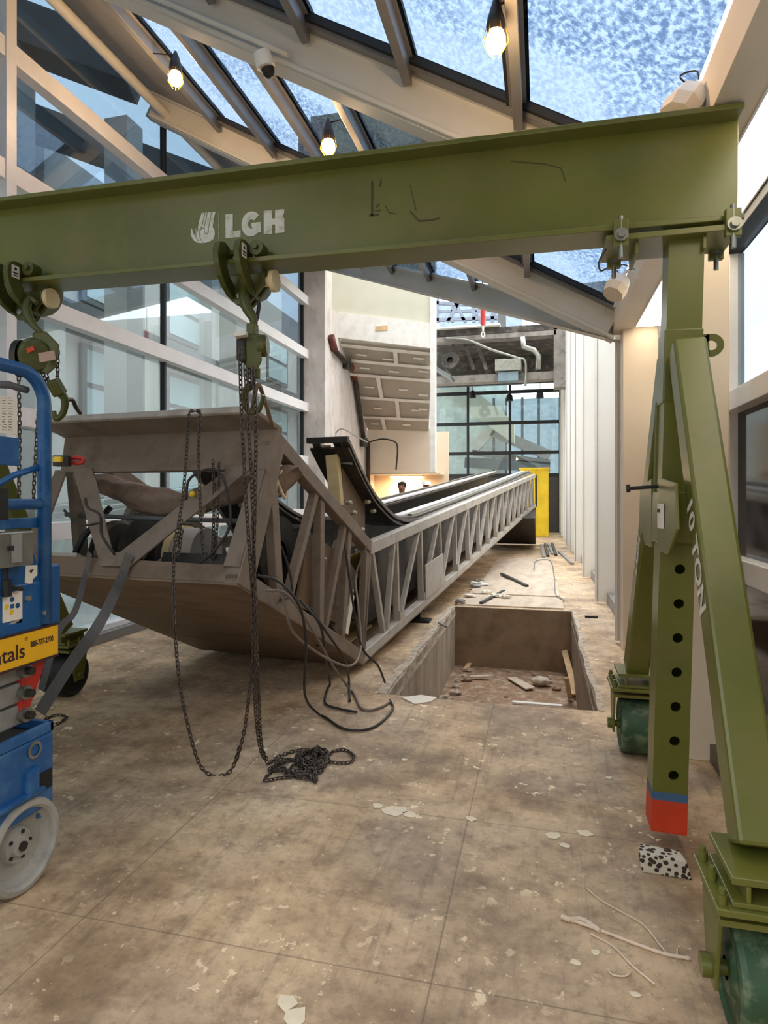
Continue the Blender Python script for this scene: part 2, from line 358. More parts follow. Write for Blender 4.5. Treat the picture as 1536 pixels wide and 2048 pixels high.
# ================================================================ THE HALL
LX, RX = -4.5, .74            # left glass wall, line of the right-hand fins
def roof_z(x): return 3.80 - .57 * x
PX0, PX1, PY0, PY1, PZ = -1.14, .40, 4.60, 8.50, -.80
def jag(n, a):
    q = [random.uniform(-a, a) for _ in range(n // 5 + 3)]
    return [q[i // 5] * (1 - (i % 5) / 5) + q[i // 5 + 1] * (i % 5) / 5 + random.uniform(-.004, .004) for i in range(n)]
ys = [PY0 + (PY1 - PY0) * i / 40 for i in range(41)]; xs = [PX0 + (PX1 - PX0) * i / 24 for i in range(25)]
jl, jr, jn = jag(41, .03), jag(41, .025), jag(25, .02)
jl[-1] = jr[-1] = jl[0] = jr[0] = jn[0] = jn[-1] = 0
fl = MB()
def fq(a, b, c, d): fl.poly([(p[0], p[1], 0) for p in (a, b, c, d)])
fq((-5, -1.5), (1.3, -1.5), (1.3, 4.0), (-5, 4.0)); fq((-5, PY1), (1.3, PY1), (1.3, 28), (-5, 28))
fq((-5, 4.0), (PX0, 4.0), (PX0, PY0), (-5, PY0)); fq((PX1, 4.0), (1.3, 4.0), (1.3, PY0), (PX1, PY0))
for i in range(24): fq((xs[i], 4.0), (xs[i + 1], 4.0), (xs[i + 1], PY0 + jn[i + 1]), (xs[i], PY0 + jn[i]))
for i in range(40):
    fq((-5, ys[i]), (PX0 + jl[i], ys[i]), (PX0 + jl[i + 1], ys[i + 1]), (-5, ys[i + 1]))
    fq((PX1 + jr[i], ys[i]), (1.3, ys[i]), (1.3, ys[i + 1]), (PX1 + jr[i + 1], ys[i + 1]))
struct(fl, 'floor', 'floor', origin=(0, 0, 0))
# broken lip of bare concrete round the pit
lip = MB()
for i in range(40):
    wl = .05; random.seed(i // 3); wl += random.random() * .02
    lip.grid8([V(p) for p in ((PX0 + jl[i] - wl, ys[i], -.01), (PX0 + .02, ys[i], -.12), (PX0 + .02, ys[i + 1], -.12), (PX0 + jl[i + 1] - wl, ys[i + 1], -.01), (PX0 + jl[i] - wl, ys[i], .006), (PX0 + jl[i] + .012, ys[i], .008), (PX0 + jl[i + 1] + .012, ys[i + 1], .008), (PX0 + jl[i + 1] - wl, ys[i + 1], .006))])
struct(lip, 'trim_1', 'bare')
lip = MB()
for i in range(40):
    wl = .035
    lip.grid8([V(p) for p in ((PX1 - .015, ys[i], -.12), (PX1 + jr[i] + wl, ys[i], -.01), (PX1 + jr[i + 1] + wl, ys[i + 1], -.01), (PX1 - .015, ys[i + 1], -.12), (PX1 + jr[i] - .01, ys[i], .006), (PX1 + jr[i] + wl, ys[i], .005), (PX1 + jr[i + 1] + wl, ys[i + 1], .005), (PX1 + jr[i + 1] - .01, ys[i + 1], .006))])
struct(lip, 'trim_2', 'bare')
t_ = .1
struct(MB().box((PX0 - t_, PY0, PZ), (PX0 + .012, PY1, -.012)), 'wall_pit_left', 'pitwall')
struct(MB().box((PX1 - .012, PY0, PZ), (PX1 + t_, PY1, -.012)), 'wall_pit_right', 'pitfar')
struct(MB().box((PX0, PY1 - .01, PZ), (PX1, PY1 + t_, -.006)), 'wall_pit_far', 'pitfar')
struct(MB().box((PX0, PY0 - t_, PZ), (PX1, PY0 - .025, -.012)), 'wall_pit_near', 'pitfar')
struct(MB().box((PX0 - .1, PY0 - .1, PZ - .1), (PX1 + .1, PY1 + .1, PZ)), 'floor_pit', 'rubble')

# left curtain wall
RZ = (1.17, 2.20, 3.24, 4.28, 5.32)
MY = (-1.4, 1.6, 4.43, 6.82, 11.45)
tn = 3
for z in RZ:
    struct(MB().box((LX - .02, -1.5, z - .085), (LX + .10, 11.5, z + .085)), 'trim_%d' % tn, 'alu', bev=.004); tn += 1
for y in MY:
    struct(MB().box((LX - .05, y - .02, 0), (LX + .015, y + .02, 6.42)), 'trim_%d' % tn, 'gasket'); tn += 1
struct(MB().box((LX - .05, 4.36, 0), (LX + .11, 4.47, 6.3)), 'trim_%d' % tn, 'alu', bev=.004); tn += 1
zz = (0.08,) + RZ + (6.40,); wn = 1
for a, b in zip(MY, MY[1:]):
    for c, d in zip(zz, zz[1:]):
        struct(MB().box((LX - .03, a, c), (LX - .015, b, d)), 'window_%d' % wn, 'upperglass' if c > 4.2 else 'wallglass'); wn += 1
struct(MB().box((LX - .1, -1.5, 0), (LX + .16, 11.5, .10)), 'baseboard_left', 'bar', bev=.005)
struct(MB().box((LX - .1, -1.5, .10), (LX + .09, 11.5, .16)), 'baseboard_left_upper', 'alu', bev=.004)
# window head, soffit and pipe
struct(MB().box((LX - .12, -1.5, 6.34), (LX + .04, 11.5, 6.50)), 'trim_%d' % tn, 'gasket'); tn += 1
struct(MB().prism([(LX - .1, -1.5, roof_z(LX - .1) - .05), (-3.62, -1.5, roof_z(-3.62) - .05), (-3.62, -1.5, roof_z(-3.62) + .05), (LX - .1, -1.5, roof_z(LX - .1) + .05)], (0, 13, 0)), 'ceiling', 'soffit')
MB().cyl((-4.3, -1.4, 6.02), (-4.3, 11.4, 6.02), .055).build('ceiling_pipe', 'rafter', label='long round grey pipe running under the ceiling above the left glass wall', cat='pipe')

# roof: rafters, glazing bars, panes
def rafter(a, b, name, dz=.30, wd=.17):
    mb = MB(); A, B = V(a), V(b)
    up = V((0, 0, 1))
    mb.bar(A - up * (dz * .5 + .04), B - up * (dz * .5 + .04), wd * .72, dz)
    mb.bar(A - up * (dz + .04), B - up * (dz + .04), wd * 1.25, .03); mb.bar(A - up * .05, B - up * .05, wd * 1.25, .035)
    struct(mb, name, 'rafter', bev=.006)
EZ = roof_z(.70)
n_r = 1
for y in (-1.2, 1.4, 4.0, 6.6):
    rafter((.70, y, EZ), (LX, y, roof_z(LX)), 'trim_rafter_%d' % n_r); n_r += 1
    for s in (-1, 1):   # grey frame strip beside each rafter
        yy = y + s * .135
        struct(MB().bar((.70, yy, EZ - .035), (-3.62, yy, roof_z(-3.62) - .035), .07, .07), 'trim_sill_%d' % n_r, 'bar'); n_r += 1
        struct(MB().bar((.70, yy + s * .05, EZ - .02), (-3.62, yy + s * .05, roof_z(-3.62) - .02), .03, .05), 'trim_gasket_%d' % n_r, 'gasket'); n_r += 1
# hip beam to the far column
HA, HB = V((.70, 6.62, EZ)), V((-4.3, 11.45, 6.32))
rafter(HA, HB, 'trim_hip', .30, .2)
BX = (-.13, -.82, -1.51, -2.2, -2.89, -3.58)
def hip_y(x): return 6.62 + (.70 - x) / 5.0 * 4.83
for x in BX:
    z = roof_z(x)
    for k, (y0, y1) in enumerate(((-1.1, 1.3), (1.5, 3.9), (4.1, 6.5), (6.7, hip_y(x) - .1))):
        if y1 - y0 < .1: continue
        if k == 3: a, b = V((x, y0, z)), V((x, y1, z))
        else: a, b = V((x, y0, z)), V((x, y1, z))
        struct(MB().bar(a - V((0, 0, .08)), b - V((0, 0, .08)), .055, .15).bar(a - V((0, 0, .02)), b - V((0, 0, .02)), .10, .04), 'trim_bar_%d' % n_r, 'bar', bev=.003)
        struct(MB().bar(a - V((.06, 0, .005)), b - V((.06, 0, .005)), .02, .04).bar(a - V((-.06, 0, .005)), b - V((-.06, 0, .005)), .02, .04), 'trim_gasket_%d' % n_r, 'gasket'); n_r += 1
edges = (.70,) + BX
for x0, x1 in zip(edges, edges[1:]):
    for k, (y0, y1) in enumerate(((-1.1, 1.4), (1.4, 4.0), (4.0, 6.6))):
        struct(MB().prism([(x0, y0, roof_z(x0)), (x1, y0, roof_z(x1)), (x1, y1, roof_z(x1)), (x0, y1, roof_z(x0))], (0, 0, .012)), 'window_%d' % wn, 'roofglass', origin=(0, y0, 0)); wn += 1
    struct(MB().prism([(x0, 6.6, roof_z(x0)), (x1, 6.6, roof_z(x1)), (x1, hip_y(x1), roof_z(x1)), (x0, max(6.61, hip_y(x0)), roof_z(x0))], (0, 0, .012)), 'window_%d' % wn, 'roofglass'); wn += 1

# right side: eave beam, lit soffit, columns, window wall, fins
struct(MB().prism([(.70, -1.5, 3.13), (.88, -1.5, 3.13), (.88, -1.5, 3.46), (.70, -1.5, 3.36)], (0, 8.2, 0)), 'trim_eave', 'cream', bev=.004)
struct(MB().box((.88, -1.5, 3.14), (1.32, 6.7, 3.19)), 'ceiling_soffit', 'white')
struct(MB().box((.78, 6.48, 0), (1.10, 6.72, 3.14)), 'wall_column_far', 'cream', bev=.006)
struct(MB().box((.80, 3.88, 0), (1.03, 4.12, 3.14)), 'wall_column_near', 'cream', bev=.006)
GX = 1.22
for z0, z1, m in ((2.03, 2.15, 'alu'), (1.0, 1.13, 'alu'), (.10, .2, 'alu'), (3.06, 3.14, 'gasket')):
    struct(MB().box((GX - .09, -1.4, z0), (GX + .04, 6.5, z1)), 'trim_right_%d' % n_r, m, bev=.004); n_r += 1
for y in (-1.2, .4, 2.2, 4.45, 5.9):
    struct(MB().box((GX - .05, y - .04, .1), (GX + .04, y + .04, 3.05)), 'trim_right_%d' % n_r, 'alu', bev=.004)
    struct(MB().box((GX - .055, y + .04, .1), (GX + .03, y + .06, 3.05)), 'trim_right_gasket_%d' % n_r, 'gasket'); n_r += 1
for i, (a, b) in enumerate(((-1.4, 2.2), (2.2, 4.45), (4.45, 6.5))):
    struct(MB().box((GX, a, 2.1), (GX + .015, b, 3.05)), 'window_%d' % wn, 'clear'); wn += 1
    struct(MB().box((GX, a, 1.1), (GX + .015, b, 2.05)), 'window_%d' % wn, 'tinted'); wn += 1
    struct(MB().box((GX, a, .15), (GX + .015, b, 1.02)), 'window_%d' % wn, 'tinted'); wn += 1
t = thing('linear_light', (1.04, 3.4, 3.12), 'long bright white light panel set in the right soffit above the windows', 'light')
MB().box((.885, .5, 3.125), (1.115, 6.4, 3.137)).build('diffuser', mat('lit_soffit_panel', (255, 240, 214), .5, emit=3.2, var=0), t)
MB().box((.875, .5, 3.12), (.885, 6.4, 3.14)).box((1.115, .5, 3.12), (1.125, 6.4, 3.14)).build('frame', 'alu', t)
MB().box((.93, 1.0, .0), (1.16, 6.4, .10)).build('vent_grille', 'vent', label='long slotted metal heater grille at the foot of the right window wall', cat='vent grille')
# far right wall with fins
struct(MB().prism([(1.02, 6.7, 0), (1.02, 28, 0), (1.02, 28, 10.6), (1.02, 6.7, 3.7)], (.18, 0, 0)), 'wall_right', 'white')
struct(MB().box((.90, 6.83, 0), (1.02, 27, .16)), 'baseboard_right', 'soffit')
fy = (6.76, 9.2, 12.0, 14.8, 17.4, 19.8, 22.0, 24.2, 26.2)
for i, y in enumerate(fy):
    ft = 3.6 + (y - 6.7) * .31
    struct(MB().box((RX, y, 0.03), (1.03, y + .03, ft)).box((RX, y - .012, .03), (RX + .022, y + .045, ft)), 'trim_fin_%d' % (i + 1), 'white', bev=.003)
    if i: struct(MB().box((RX + .03, y - .006, .03), (RX + .04, y, ft)), 'trim_fin_gap_%d' % (i + 1), 'soffit')
    if False:
        for dy in (.62, 1.5): struct(MB().box((.985, y - dy, .22), (1.03, y - dy + .02, ft - .5)), 'trim_seam_%d_%d' % (i + 1, int(dy * 10)), 'soffit')
# left beyond the glass: column, stairs soffit, back wall
struct(MB().box((-4.62, 11.5, 0), (-4.06, 11.92, 8.8)), 'wall_column_left', 'concrete', bev=.01)
struct(MB().box((-4.4, 11.92, 0), (-4.08, 15.4, 5.3)), 'wall_left', 'concrete')
struct(MB().prism([(-4.70, 12.4, 5.40), (-2.09, 12.4, 4.93), (-2.09, 12.4, 9.5), (-4.70, 12.4, 9.5)], (0, .1, 0)), 'wall_upper', 'beige')
struct(MB().prism([(-4.08, 12.36, 4.80), (-2.09, 12.36, 4.46), (-2.09, 12.36, 4.95), (-4.08, 12.36, 5.33)], (0, .12, 0)), 'trim_band', 'plaster')
struct(MB().box((-3.28, 12.35, 4.88), (-3.02, 12.37, 4.98)), 'trim_band_opening', 'wood')
struct(MB().box((-2.14, 12.35, 2.0), (-2.04, 12.52, 9.5)), 'trim_post', 'plaster')
A_, B_, C_, D_ = V((-4.06, 12.5, 4.75)), V((-2.12, 12.5, 4.45)), V((-2.57, 14.6, 3.05)), V((-4.06, 14.6, 3.12))
struct(MB().prism([A_, B_, C_, D_], (0, .02, .12)), 'ceiling_stairs', mat('gypsum_board', (172, 164, 150), .85, 0, .06, 4))
st = MB()
def bil(u, v_): return (A_ * (1 - u) + B_ * u) * (1 - v_) + (D_ * (1 - u) + C_ * u) * v_
def strip(u0, v0, u1, v1, w_):
    a, b = bil(u0, v0), bil(u1, v1); d = (b - a).normalized(); nn = (B_ - A_).cross(D_ - A_).normalized(); sd = d.cross(nn) * w_ / 2
    off = V((0, -.04, -.05)); st.prism([a - sd + off, a + sd + off, b + sd + off, b - sd + off], (0, .003, .005))
for v_ in (.02, .17, .32, .58, .82): strip(0, v_, 1, v_, .075)
for v0, v1, u in ((.02, .17, .6), (.32, .58, .35), (.58, .82, .55), (.82, .98, .3)): strip(u, v0, u, v1, .09)
for u, v_ in ((.15, .1), (.45, .12), (.8, .08), (.15, .24), (.5, .25), (.85, .22), (.15, .45), (.6, .45), (.85, .5), (.2, .7), (.75, .7), (.85, .68), (.1, .9), (.6, .9)):
    strip(u, v_, u + .12, v_, .035)
struct(st, 'trim_joint_compound', 'plaster')
struct(MB().box((-4.1, 14.62, 2.05), (-2.4, 14.72, 3.12)), 'wall_stair_front', 'cream')
struct(MB().box((-4.4, 15.3, 0), (-2.2, 15.4, 3.1)), 'wall_back_left', 'cream')
struct(MB().box((-4.1, 14.62, 2.03), (-2.3, 15.4, 2.06)), 'ceiling_niche', 'cream')
t = thing('strip_light', (-3.2, 15.2, 1.95), 'glowing warm strip light in the niche under the white stair soffit', 'light')
MB().box((-3.62, 15.12, 1.96), (-2.85, 15.28, 2.0)).build('diffuser', 'warmtube', t); MB().box((-3.66, 15.1, 2.0), (-2.82, 15.3, 2.03)).build('housing', 'white', t)
# far end
EY = 27
struct(MB().box((-4.6, EY, 0), (-2.2, EY + .1, .5)), 'baseboard_end', 'soffit')
wn0 = wn
exs = [at_y(p, 900, EY).x for p in (868, 936, 1020, 1120)]; ezs = [2.4, 3.35, 4.62, 5.93, 6.4]
for i, x in enumerate(exs): struct(MB().box((x - .05, EY - .05, 0), (x + .05, EY + .05, 6.4)), 'trim_end_%d' % i, 'gasket')
for i, z in enumerate(ezs): struct(MB().box((exs[0], EY - .06, z - .07), (exs[-1], EY + .05, z + .07)), 'trim_end_rail_%d' % i, 'gasket')
for a, b in zip(exs, exs[1:]):
    for c, d in zip(ezs, ezs[1:]): struct(MB().box((a, EY, c), (b, EY + .015, d)), 'window_%d' % wn, 'endglass'); wn += 1
struct(MB().box((exs[0], EY - .02, 0), (exs[-1], EY + .02, 2.4)), 'wall_end_base', mat('dark_base_panel', (70, 68, 66), .5))
struct(MB().box((-9, 36, 0), (5, 36.2, 7.0)), 'wall_far_beyond', mat('blue_grey_wall', (168, 182, 192), .8))
struct(MB().box((-9, 32, 0), (-1.6, 32.2, 9)), 'wall_beyond', mat('pale_teal_wall', (206, 214, 208), .8))
struct(MB().prism([(-6.0, 30, 7.5), (-1.2, 30, 4.0), (-1.2, 30, 5.0), (-5.2, 30, 8.4)], (0, 1.2, 0)), 'trim_reflected_soffit', 'beige')  # sloping beige slab stands in for a soffit mirrored in the end glass
struct(MB().box((-9, 27.2, -.1), (2, 32, 0)), 'floor_beyond', 'concrete')

t = thing('reflection_bars', (-.5, 31, 2), 'grey sloping bars behind the far glass wall standing in for its reflections', 'reflection stand-in')  # bars and posts added behind the glass in place of its reflections
for a, b, w_, m in (((940, 905), (985, 858), .5, 'rafter'), ((985, 862), (1100, 912), .5, 'soffit'), ((930, 925), (1100, 935), .5, 'facdark'), ((945, 905), (1100, 925), .25, 'bar')):
    MB().bar(at_y(a[0], a[1], 31), at_y(b[0], b[1], 31), .4, w_, (0, 0, 1)).build('reflection_bar', m, t)
for px in (985, 1010, 1042, 1075): MB().box((at_y(px, 900, 31.5).x, 31.5, 0), (at_y(px, 900, 31.5).x + .12, 31.7, 6.4)).build('post', 'facdark', t)
# demolished upper floor edge
t = thing('broken_floor_slab', (-1.8, 21, 5), 'grey stripped concrete floor slab edge above the far glass wall', 'floor slab')
SY = 21.0
def sp(px, py, y=SY): return at_y(px, py, y)
def pxbox(mb, x0, y0, x1, y1, Y, dY):
    a, b = at_y(x0, y1, Y), at_y(x1, y0, Y); return mb.box((a.x, Y, a.z), (b.x, Y + dY, b.z))
cdk = mat('cavity_shade_concrete', (58, 54, 50), .9, 0, .35, 2, (130, 122, 114), .5, 3, .4, 8)  # concrete colour darkened to carry the shade of the slab cavity
clt = mat('rough_grey_concrete', (138, 132, 126), .9, 0, .2, 2, (74, 68, 64), .6, 3, .4, 8)
pxbox(MB(), 868, 742, 1112, 768, SY, .5).build('lower_beam', clt, t)
pxbox(MB(), 868, 660, 1112, 684, SY - .3, .5).build('upper_beam', clt, t)
pxbox(MB(), 868, 646, 1000, 658, SY - .5, 1.6).build('slab_edge', 'plaster', t)
pxbox(MB(), 868, 676, 1116, 775, SY + 3.2, .1).build('back_panel', cdk, t)
a = at_y(868, 676, SY); b = at_y(1114, 676, SY)
MB().box((a.x, SY - .3, a.z - .05), (b.x, SY + 3.2, a.z + .15)).build('slab', cdk, t)
MB().box((b.x - .1, SY - .3, 5.0), (b.x + .3, SY + .3, 7.6)).build('broken_end', clt, t)
bolts = MB()
for px in (905, 930, 955): bolts.bar(sp(px, 690), sp(px + 18, 740), .12, .12)
bolts.build('brace', cdk, t)
t = thing('air_duct', at_y(1018, 770, SY - .4), 'grey sheet metal air duct box hanging under the broken floor slab', 'duct')
pxbox(MB(), 990, 716, 1042, 742, SY - .6, .8).build('duct_box', 'steel', t, bev=.01)
pxbox(MB(), 996, 742, 1036, 762, SY - .5, .5).build('duct_outlet', mat('blue_grey_sheet', (120, 140, 150), .4, .4), t)
t = MB().lathe(at_y(900, 720, SY - .6), (0, 1, 0), [(0, .10), (0, .26), (.3, .30), (.3, .10)]).build('round_duct', cdk, label='dark round duct mouth left under the broken floor slab', cat='duct')
MB().tube(smooth([at_y(x, y, SY - .36) for x, y in ((892, 676), (935, 680), (985, 700), (1035, 716), (1050, 724), (1051, 772))], 6), .045).build('metal_conduit', 'steel', label='thin bent steel conduit crossing beneath the broken slab', cat='conduit')
MB().tube([at_y(x, y, SY - .7) for x, y in ((1045, 674), (1048, 694), (1068, 700), (1077, 712), (1076, 738))], .09).build('bent_duct', 'steel', label='wide bent silver duct right of the metal duct box', cat='duct')
t = thing('ceiling_panel', at_y(885, 760, SY - 1), 'tilted grey louvred ceiling panel hanging left under the slab', 'panel')
MB().bar(at_y(872, 738, SY - 1), at_y(905, 758, SY - 1), .9, .08, (0, 0, 1)).build('louvre', 'facdark', t)
# hanging things at the far end
t = thing('hanging_hook', at_y(966, 678, 11.5), 'bright red hanging lifting hook with white shackle above the escalator', 'hook')
MB().lathe(at_y(966, 650, 11.5), (0, 0, 1), [(0, .02), (0, .045), (.32, .05), (.36, .03)]).build('red_sleeve', 'red', t)
MB().tube([at_y(966, 650, 11.5), at_y(966, 664, 11.5)], .02).tube([at_y(966, 664, 11.5) + V((.03 * math.sin(a * .8), 0, -.05 + .05 * math.cos(a * .8))) for a in range(8)], .012, closed=True).build('shackle', 'plaster', t)
MB().tube([at_y(966, 616, 11.5), at_y(965, 560, 11.5)], .012).build('cord', 'cable', t)
for i, (px, py, yy) in enumerate(((1080, 790, 24.6), (1019, 796, 26), (945, 790, 26))):
    tt = thing('hanging_lamp', at_y(px, py, yy), ('small dark pendant lamp at the right of the far glass wall', 'middle dark pendant lamp before the far glass wall', 'leftmost dark pendant lamp before the far glass wall')[i], 'lamp', 'pendant lamps before the far glass wall')
    MB().lathe(at_y(px, py, yy), (0, 0, 1), [(-.12, .02), (-.12, .15), (.1, .12), (.18, .03)]).build('lamp_shade', 'black', tt)
    MB().cyl(at_y(px, py, yy) + V((0, 0, .15)), V((at_y(px, py, yy).x, yy, 6.56)), .015, n=6).build('cord', 'cable', tt)
# steelwork above the slab
t = thing('steel_roof_frame', at_y(930, 640, 23), 'blue grey steel lattice frame standing above the broken floor slab', 'steel frame')
fr = MB()
for a, b in (((875, 645), (875, 570)), ((930, 645), (895, 570)), ((895, 645), (935, 575)), ((948, 645), (948, 570)), ((870, 640), (1000, 636)), ((870, 606), (1000, 612)), ((985, 655), (985, 600))):
    fr.bar(at_y(a[0], a[1], 23), at_y(b[0], b[1], 23), .12, .12, (0, 1, 0))
fr.bar(at_y(870, 624, 23), at_y(1000, 620, 23), .1, .1, (0, 1, 0)).bar(at_y(905, 645, 23), at_y(905, 570, 23), .1, .1, (0, 1, 0)).bar(at_y(962, 645, 23), at_y(925, 575, 23), .1, .1, (0, 1, 0)).bar(at_y(1005, 655, 23), at_y(960, 575, 23), .1, .1, (0, 1, 0))
fr.build('lattice', mat('blue_grey_steelwork', (132, 140, 158), .5), t)
MB().box((-4.6, 29, 6.6), (-.8, 29.2, 10.5)).build('back_cladding', mat('pale_blue_cladding', (170, 190, 214), .7), t)
MB().box((at_y(996, 650, 22).x, 22, 7.2), (at_y(1012, 650, 22).x, 22.2, 7.9)).build('grey_box', 'facdark', t)
# yellow barrier
t = thing('yellow_barrier', (-.23, 24, 0), 'tall bright yellow barrier panel standing at the far end of the hall', 'barrier')
MB().box((-.75, 24, 0), (.29, 24.12, 2.5)).build('panel', 'ylwbar', t, bev=.02)
MB().box((-.78, 23.95, 2.5), (.32, 24.17, 2.58)).box((-.25, 23.95, 0), (-.19, 24, 2.5)).build('frame', 'ylwbar', t, bev=.01)

struct(MB().box((-4.6, 24.3, 6.55), (1.02, 27.2, 6.7)), 'ceiling_far', cdk)
# red-brown pipe down the stair soffit
t = thing('drain_pipe', (-4.0, 12.6, 0), 'dark red and black drain pipe stepping down along the left concrete wall', 'pipe')
pp = [at_x(x, y, -4.0) for x, y in ((662, 672), (669, 700), (694, 728), (707, 738), (722, 840), (727, 876), (736, 886), (737, 1010))]
MB().tube(pp, .055, 10).build('pipe_run', 'dark', t)
MB().tube(pp[:2], .07, 10).build('red_joint', 'pipe', t)
MB().tube([pp[2] + V((0, -.02, 0)), pp[3] + V((0, -.02, 0)), at_x(709, 760, -4.0)], .07, 10).build('red_joint', 'pipe', t)
MB().cyl(pp[2] - V((0, 0, .1)), pp[2] + V((0, 0, .1)), .09).cyl(pp[5] - V((0, 0, .2)), pp[5] + V((0, 0, .0)), .09).build('coupling', 'dark', t)
MB().tube(smooth([at_y(x, y, 14.4) for x, y in ((738, 884), (765, 878), (790, 884), (795, 900), (792, 940))], 5), .018).build('wire', 'cable', label='thin black wire looping on the cream stair wall', cat='wire')
MB().tube(smooth([at_y(x, y, 12.2) for x, y in ((672, 880), (672, 866), (685, 858), (712, 872), (735, 885))], 5), .012).build('wire', 'steel', label='thin bright wire bent across the left concrete wall', cat='wire')

# outside buildings
t = thing('neighbour_building', (-9.5, 9, 0), 'pale concrete building with tall windows outside the left glass wall', 'building')
MB().box((-10.6, -3, 0), (-9.6, 28, 8.6)).build('facade', 'facade', t)
for r, z in enumerate((.7, 3.1, 5.7)):
    for c in range(9):
        y = -1 + c * 3.1
        wf = MB().box((-9.62, y, z), (-9.5, y + 1.9, z + 1.7)).build('window', 'facdark', t)
        MB().box((-9.5, y + .12, z + .12), (-9.48, y + 1.78, z + .75)).box((-9.5, y + .12, z + .87), (-9.48, y + 1.78, z + 1.58)).build('pane', 'facglass', wf)
MB().box((-9.7, -3, 5.0), (-8.9, 28, 5.35)).build('ledge', 'facdark', t)
for y in (1.5, 4.6, 7.7, 10.8, 13.9, 17): MB().box((-9.7, y + 2.2, 0), (-9.1, y + 2.75, 8.6)).build('pilaster', 'facade', t)
t = thing('outdoor_canopy', (-7, 6, 0), 'grey concrete outdoor canopy beams crossing beyond the left glass wall', 'canopy')
for i, y in enumerate((5.4, 9.2)): MB().bar((-9.4, y, 8.4), (-5.0, y + 1.6, 6.9), .5, .5).build('beam', 'facdark', t)
for y in (6.2, 8.4, 12): MB().box((-6.6, y, 0), (-6.2, y + .4, 7.4)).build('column', 'facade', t)
struct(MB().box((-14, -6, -.3), (-4.62, 30, -.05)), 'floor_outside', 'facade')
t = thing('distant_building', (8, 8, 0), 'pale tower block seen through the upper right window', 'building')
MB().box((9, 2, -2), (12, 22, 6.5)).build('facade', mat('pale_render', (228, 230, 228), .9), t)
for r in range(3):
    for c in range(5): MB().box((8.95, 9 + c * 2.2, 2.4 + r * 1.3), (9.02, 10.1 + c * 2.2, 3.2 + r * 1.3)).build('window', 'facdark', t)

# ================================================================ ESCALATOR TRUSS
O_ = V((-1.466, 5.16, .065)); EYv = V((.0896, .996, 0)); EW = V((-.996, .0896, 0)); UZ = V((0, 0, 1))
a1, a2 = math.radians(25.6), math.radians(4.3)
def T(s, h, w=0): return O_ + (-EYv * math.cos(a1) + UZ * math.sin(a1)) * s + (EYv * math.sin(a1) + UZ * math.cos(a1)) * h + EW * w
def Mn(s, h, w=0): return O_ + (EYv * math.cos(a2) + UZ * math.sin(a2)) * s + (-EYv * math.sin(a2) + UZ * math.cos(a2)) * h + EW * w
def project(p):
    q = p - EYE; d = -q.x * ST + q.y * CT; r = q.x * CT + q.y * ST; return 768 + F * r / d, HZ - F * q.z / d
def solve(fn, h, px, lo, hi, w=0):
    for _ in range(40):
        m = (lo + hi) / 2
        if (project(fn(lo, h, w))[0] - px) * (project(fn(m, h, w))[0] - px) <= 0: hi = m
        else: lo = m
    return m
WD, TL, SL = 1.66, 14.85, 2.2
esc = thing('escalator_truss', O_, 'long grey escalator truss hanging from the green gantry, its upturned end towards the camera', 'escalator')
nT = (EYv * math.sin(a1) + UZ * math.cos(a1)); nM = (-EYv * math.sin(a2) + UZ * math.cos(a2))
for w in (0.0, WD):
    sgn = 1 if w == 0 else -1; wi = w + sgn * .045
    MB().bar(T(-.02, .045, wi), T(SL, .045, wi), .09, .10, nT).build('bottom_chord', 'truss', esc, bev=.006)
    MB().bar(T(.25, .97, wi), T(SL, .97, wi), .09, .10, nT).build('top_chord', 'truss', esc, bev=.006)
    MB().bar(Mn(0, .05, wi), Mn(TL, .05, wi), .09, .10, nM).build('bottom_chord', 'truss2', esc, bev=.006)
    MB().bar(Mn(.24, .96, wi), Mn(TL, .96, wi), .09, .11, nM).build('top_chord', 'truss2', esc, bev=.006)
    # near section posts and diagonals
    for (pt, pb, wd, th) in ((548, 566, .085, .06), (640, 584, .055, .06), (650, 648, .075, .06), (697, 659, .055, .05), (706, 692, .07, .05)):
        st_, sb = solve(T, .93, pt, .2, 2.2), solve(T, .09, pb, -.1, 2.2)
        MB().bar(T(sb, .09, wi), T(st_, .93, wi), wd, th, EW).build('post' if abs(pt - pb) < 26 else 'diagonal', 'truss', esc, bev=.004)
    MB().bar(T(0.0, .08, wi), T(.3, .95, wi), .075, .06, EW).build('post', 'truss', esc, bev=.004)
    MB().bar(Mn(.04, .08, wi), Mn(.27, .93, wi), .07, .06, EW).build('post', 'truss', esc, bev=.004)
    st2 = [.2, 1.05, 1.95]
    while st2[-1] < TL - .9: st2.append(st2[-1] + .89)
    for i, s0 in enumerate(st2[1:]):
        MB().bar(Mn(s0, .09, wi), Mn(s0, .91, wi), .05, .06, EW).build('post', 'truss2', esc, bev=.003)
    for i, (s0, s1) in enumerate(zip(st2, st2[1:])):
        if i == 0: MB().bar(Mn(.35, .92, wi), Mn(.62, .09, wi), .05, .05, EW).build('diagonal', 'truss2', esc, bev=.003)
        MB().bar(Mn(s0 + (.5 if i == 0 else .07), .09, wi), Mn(s1 - .06, .92, wi), .05, .05, EW).build('diagonal', 'truss2', esc, bev=.003)
# rounded weld cut-outs: small gussets on the bottom chord
for s0 in st2[1:]: MB().prism([Mn(s0 - .02, .10, .0), Mn(s0 + .16, .10, .0), Mn(s0 - .02, .2, .0)], EW * .012).build('gusset', 'truss2', esc)
MB().prism([Mn(1.98, .10, -.012), Mn(2.82, .10, -.012), Mn(2.82, .5, -.012), Mn(1.98, .5, -.012)], EW * .012).build('gusset_plate', 'truss2', esc, bev=.003)
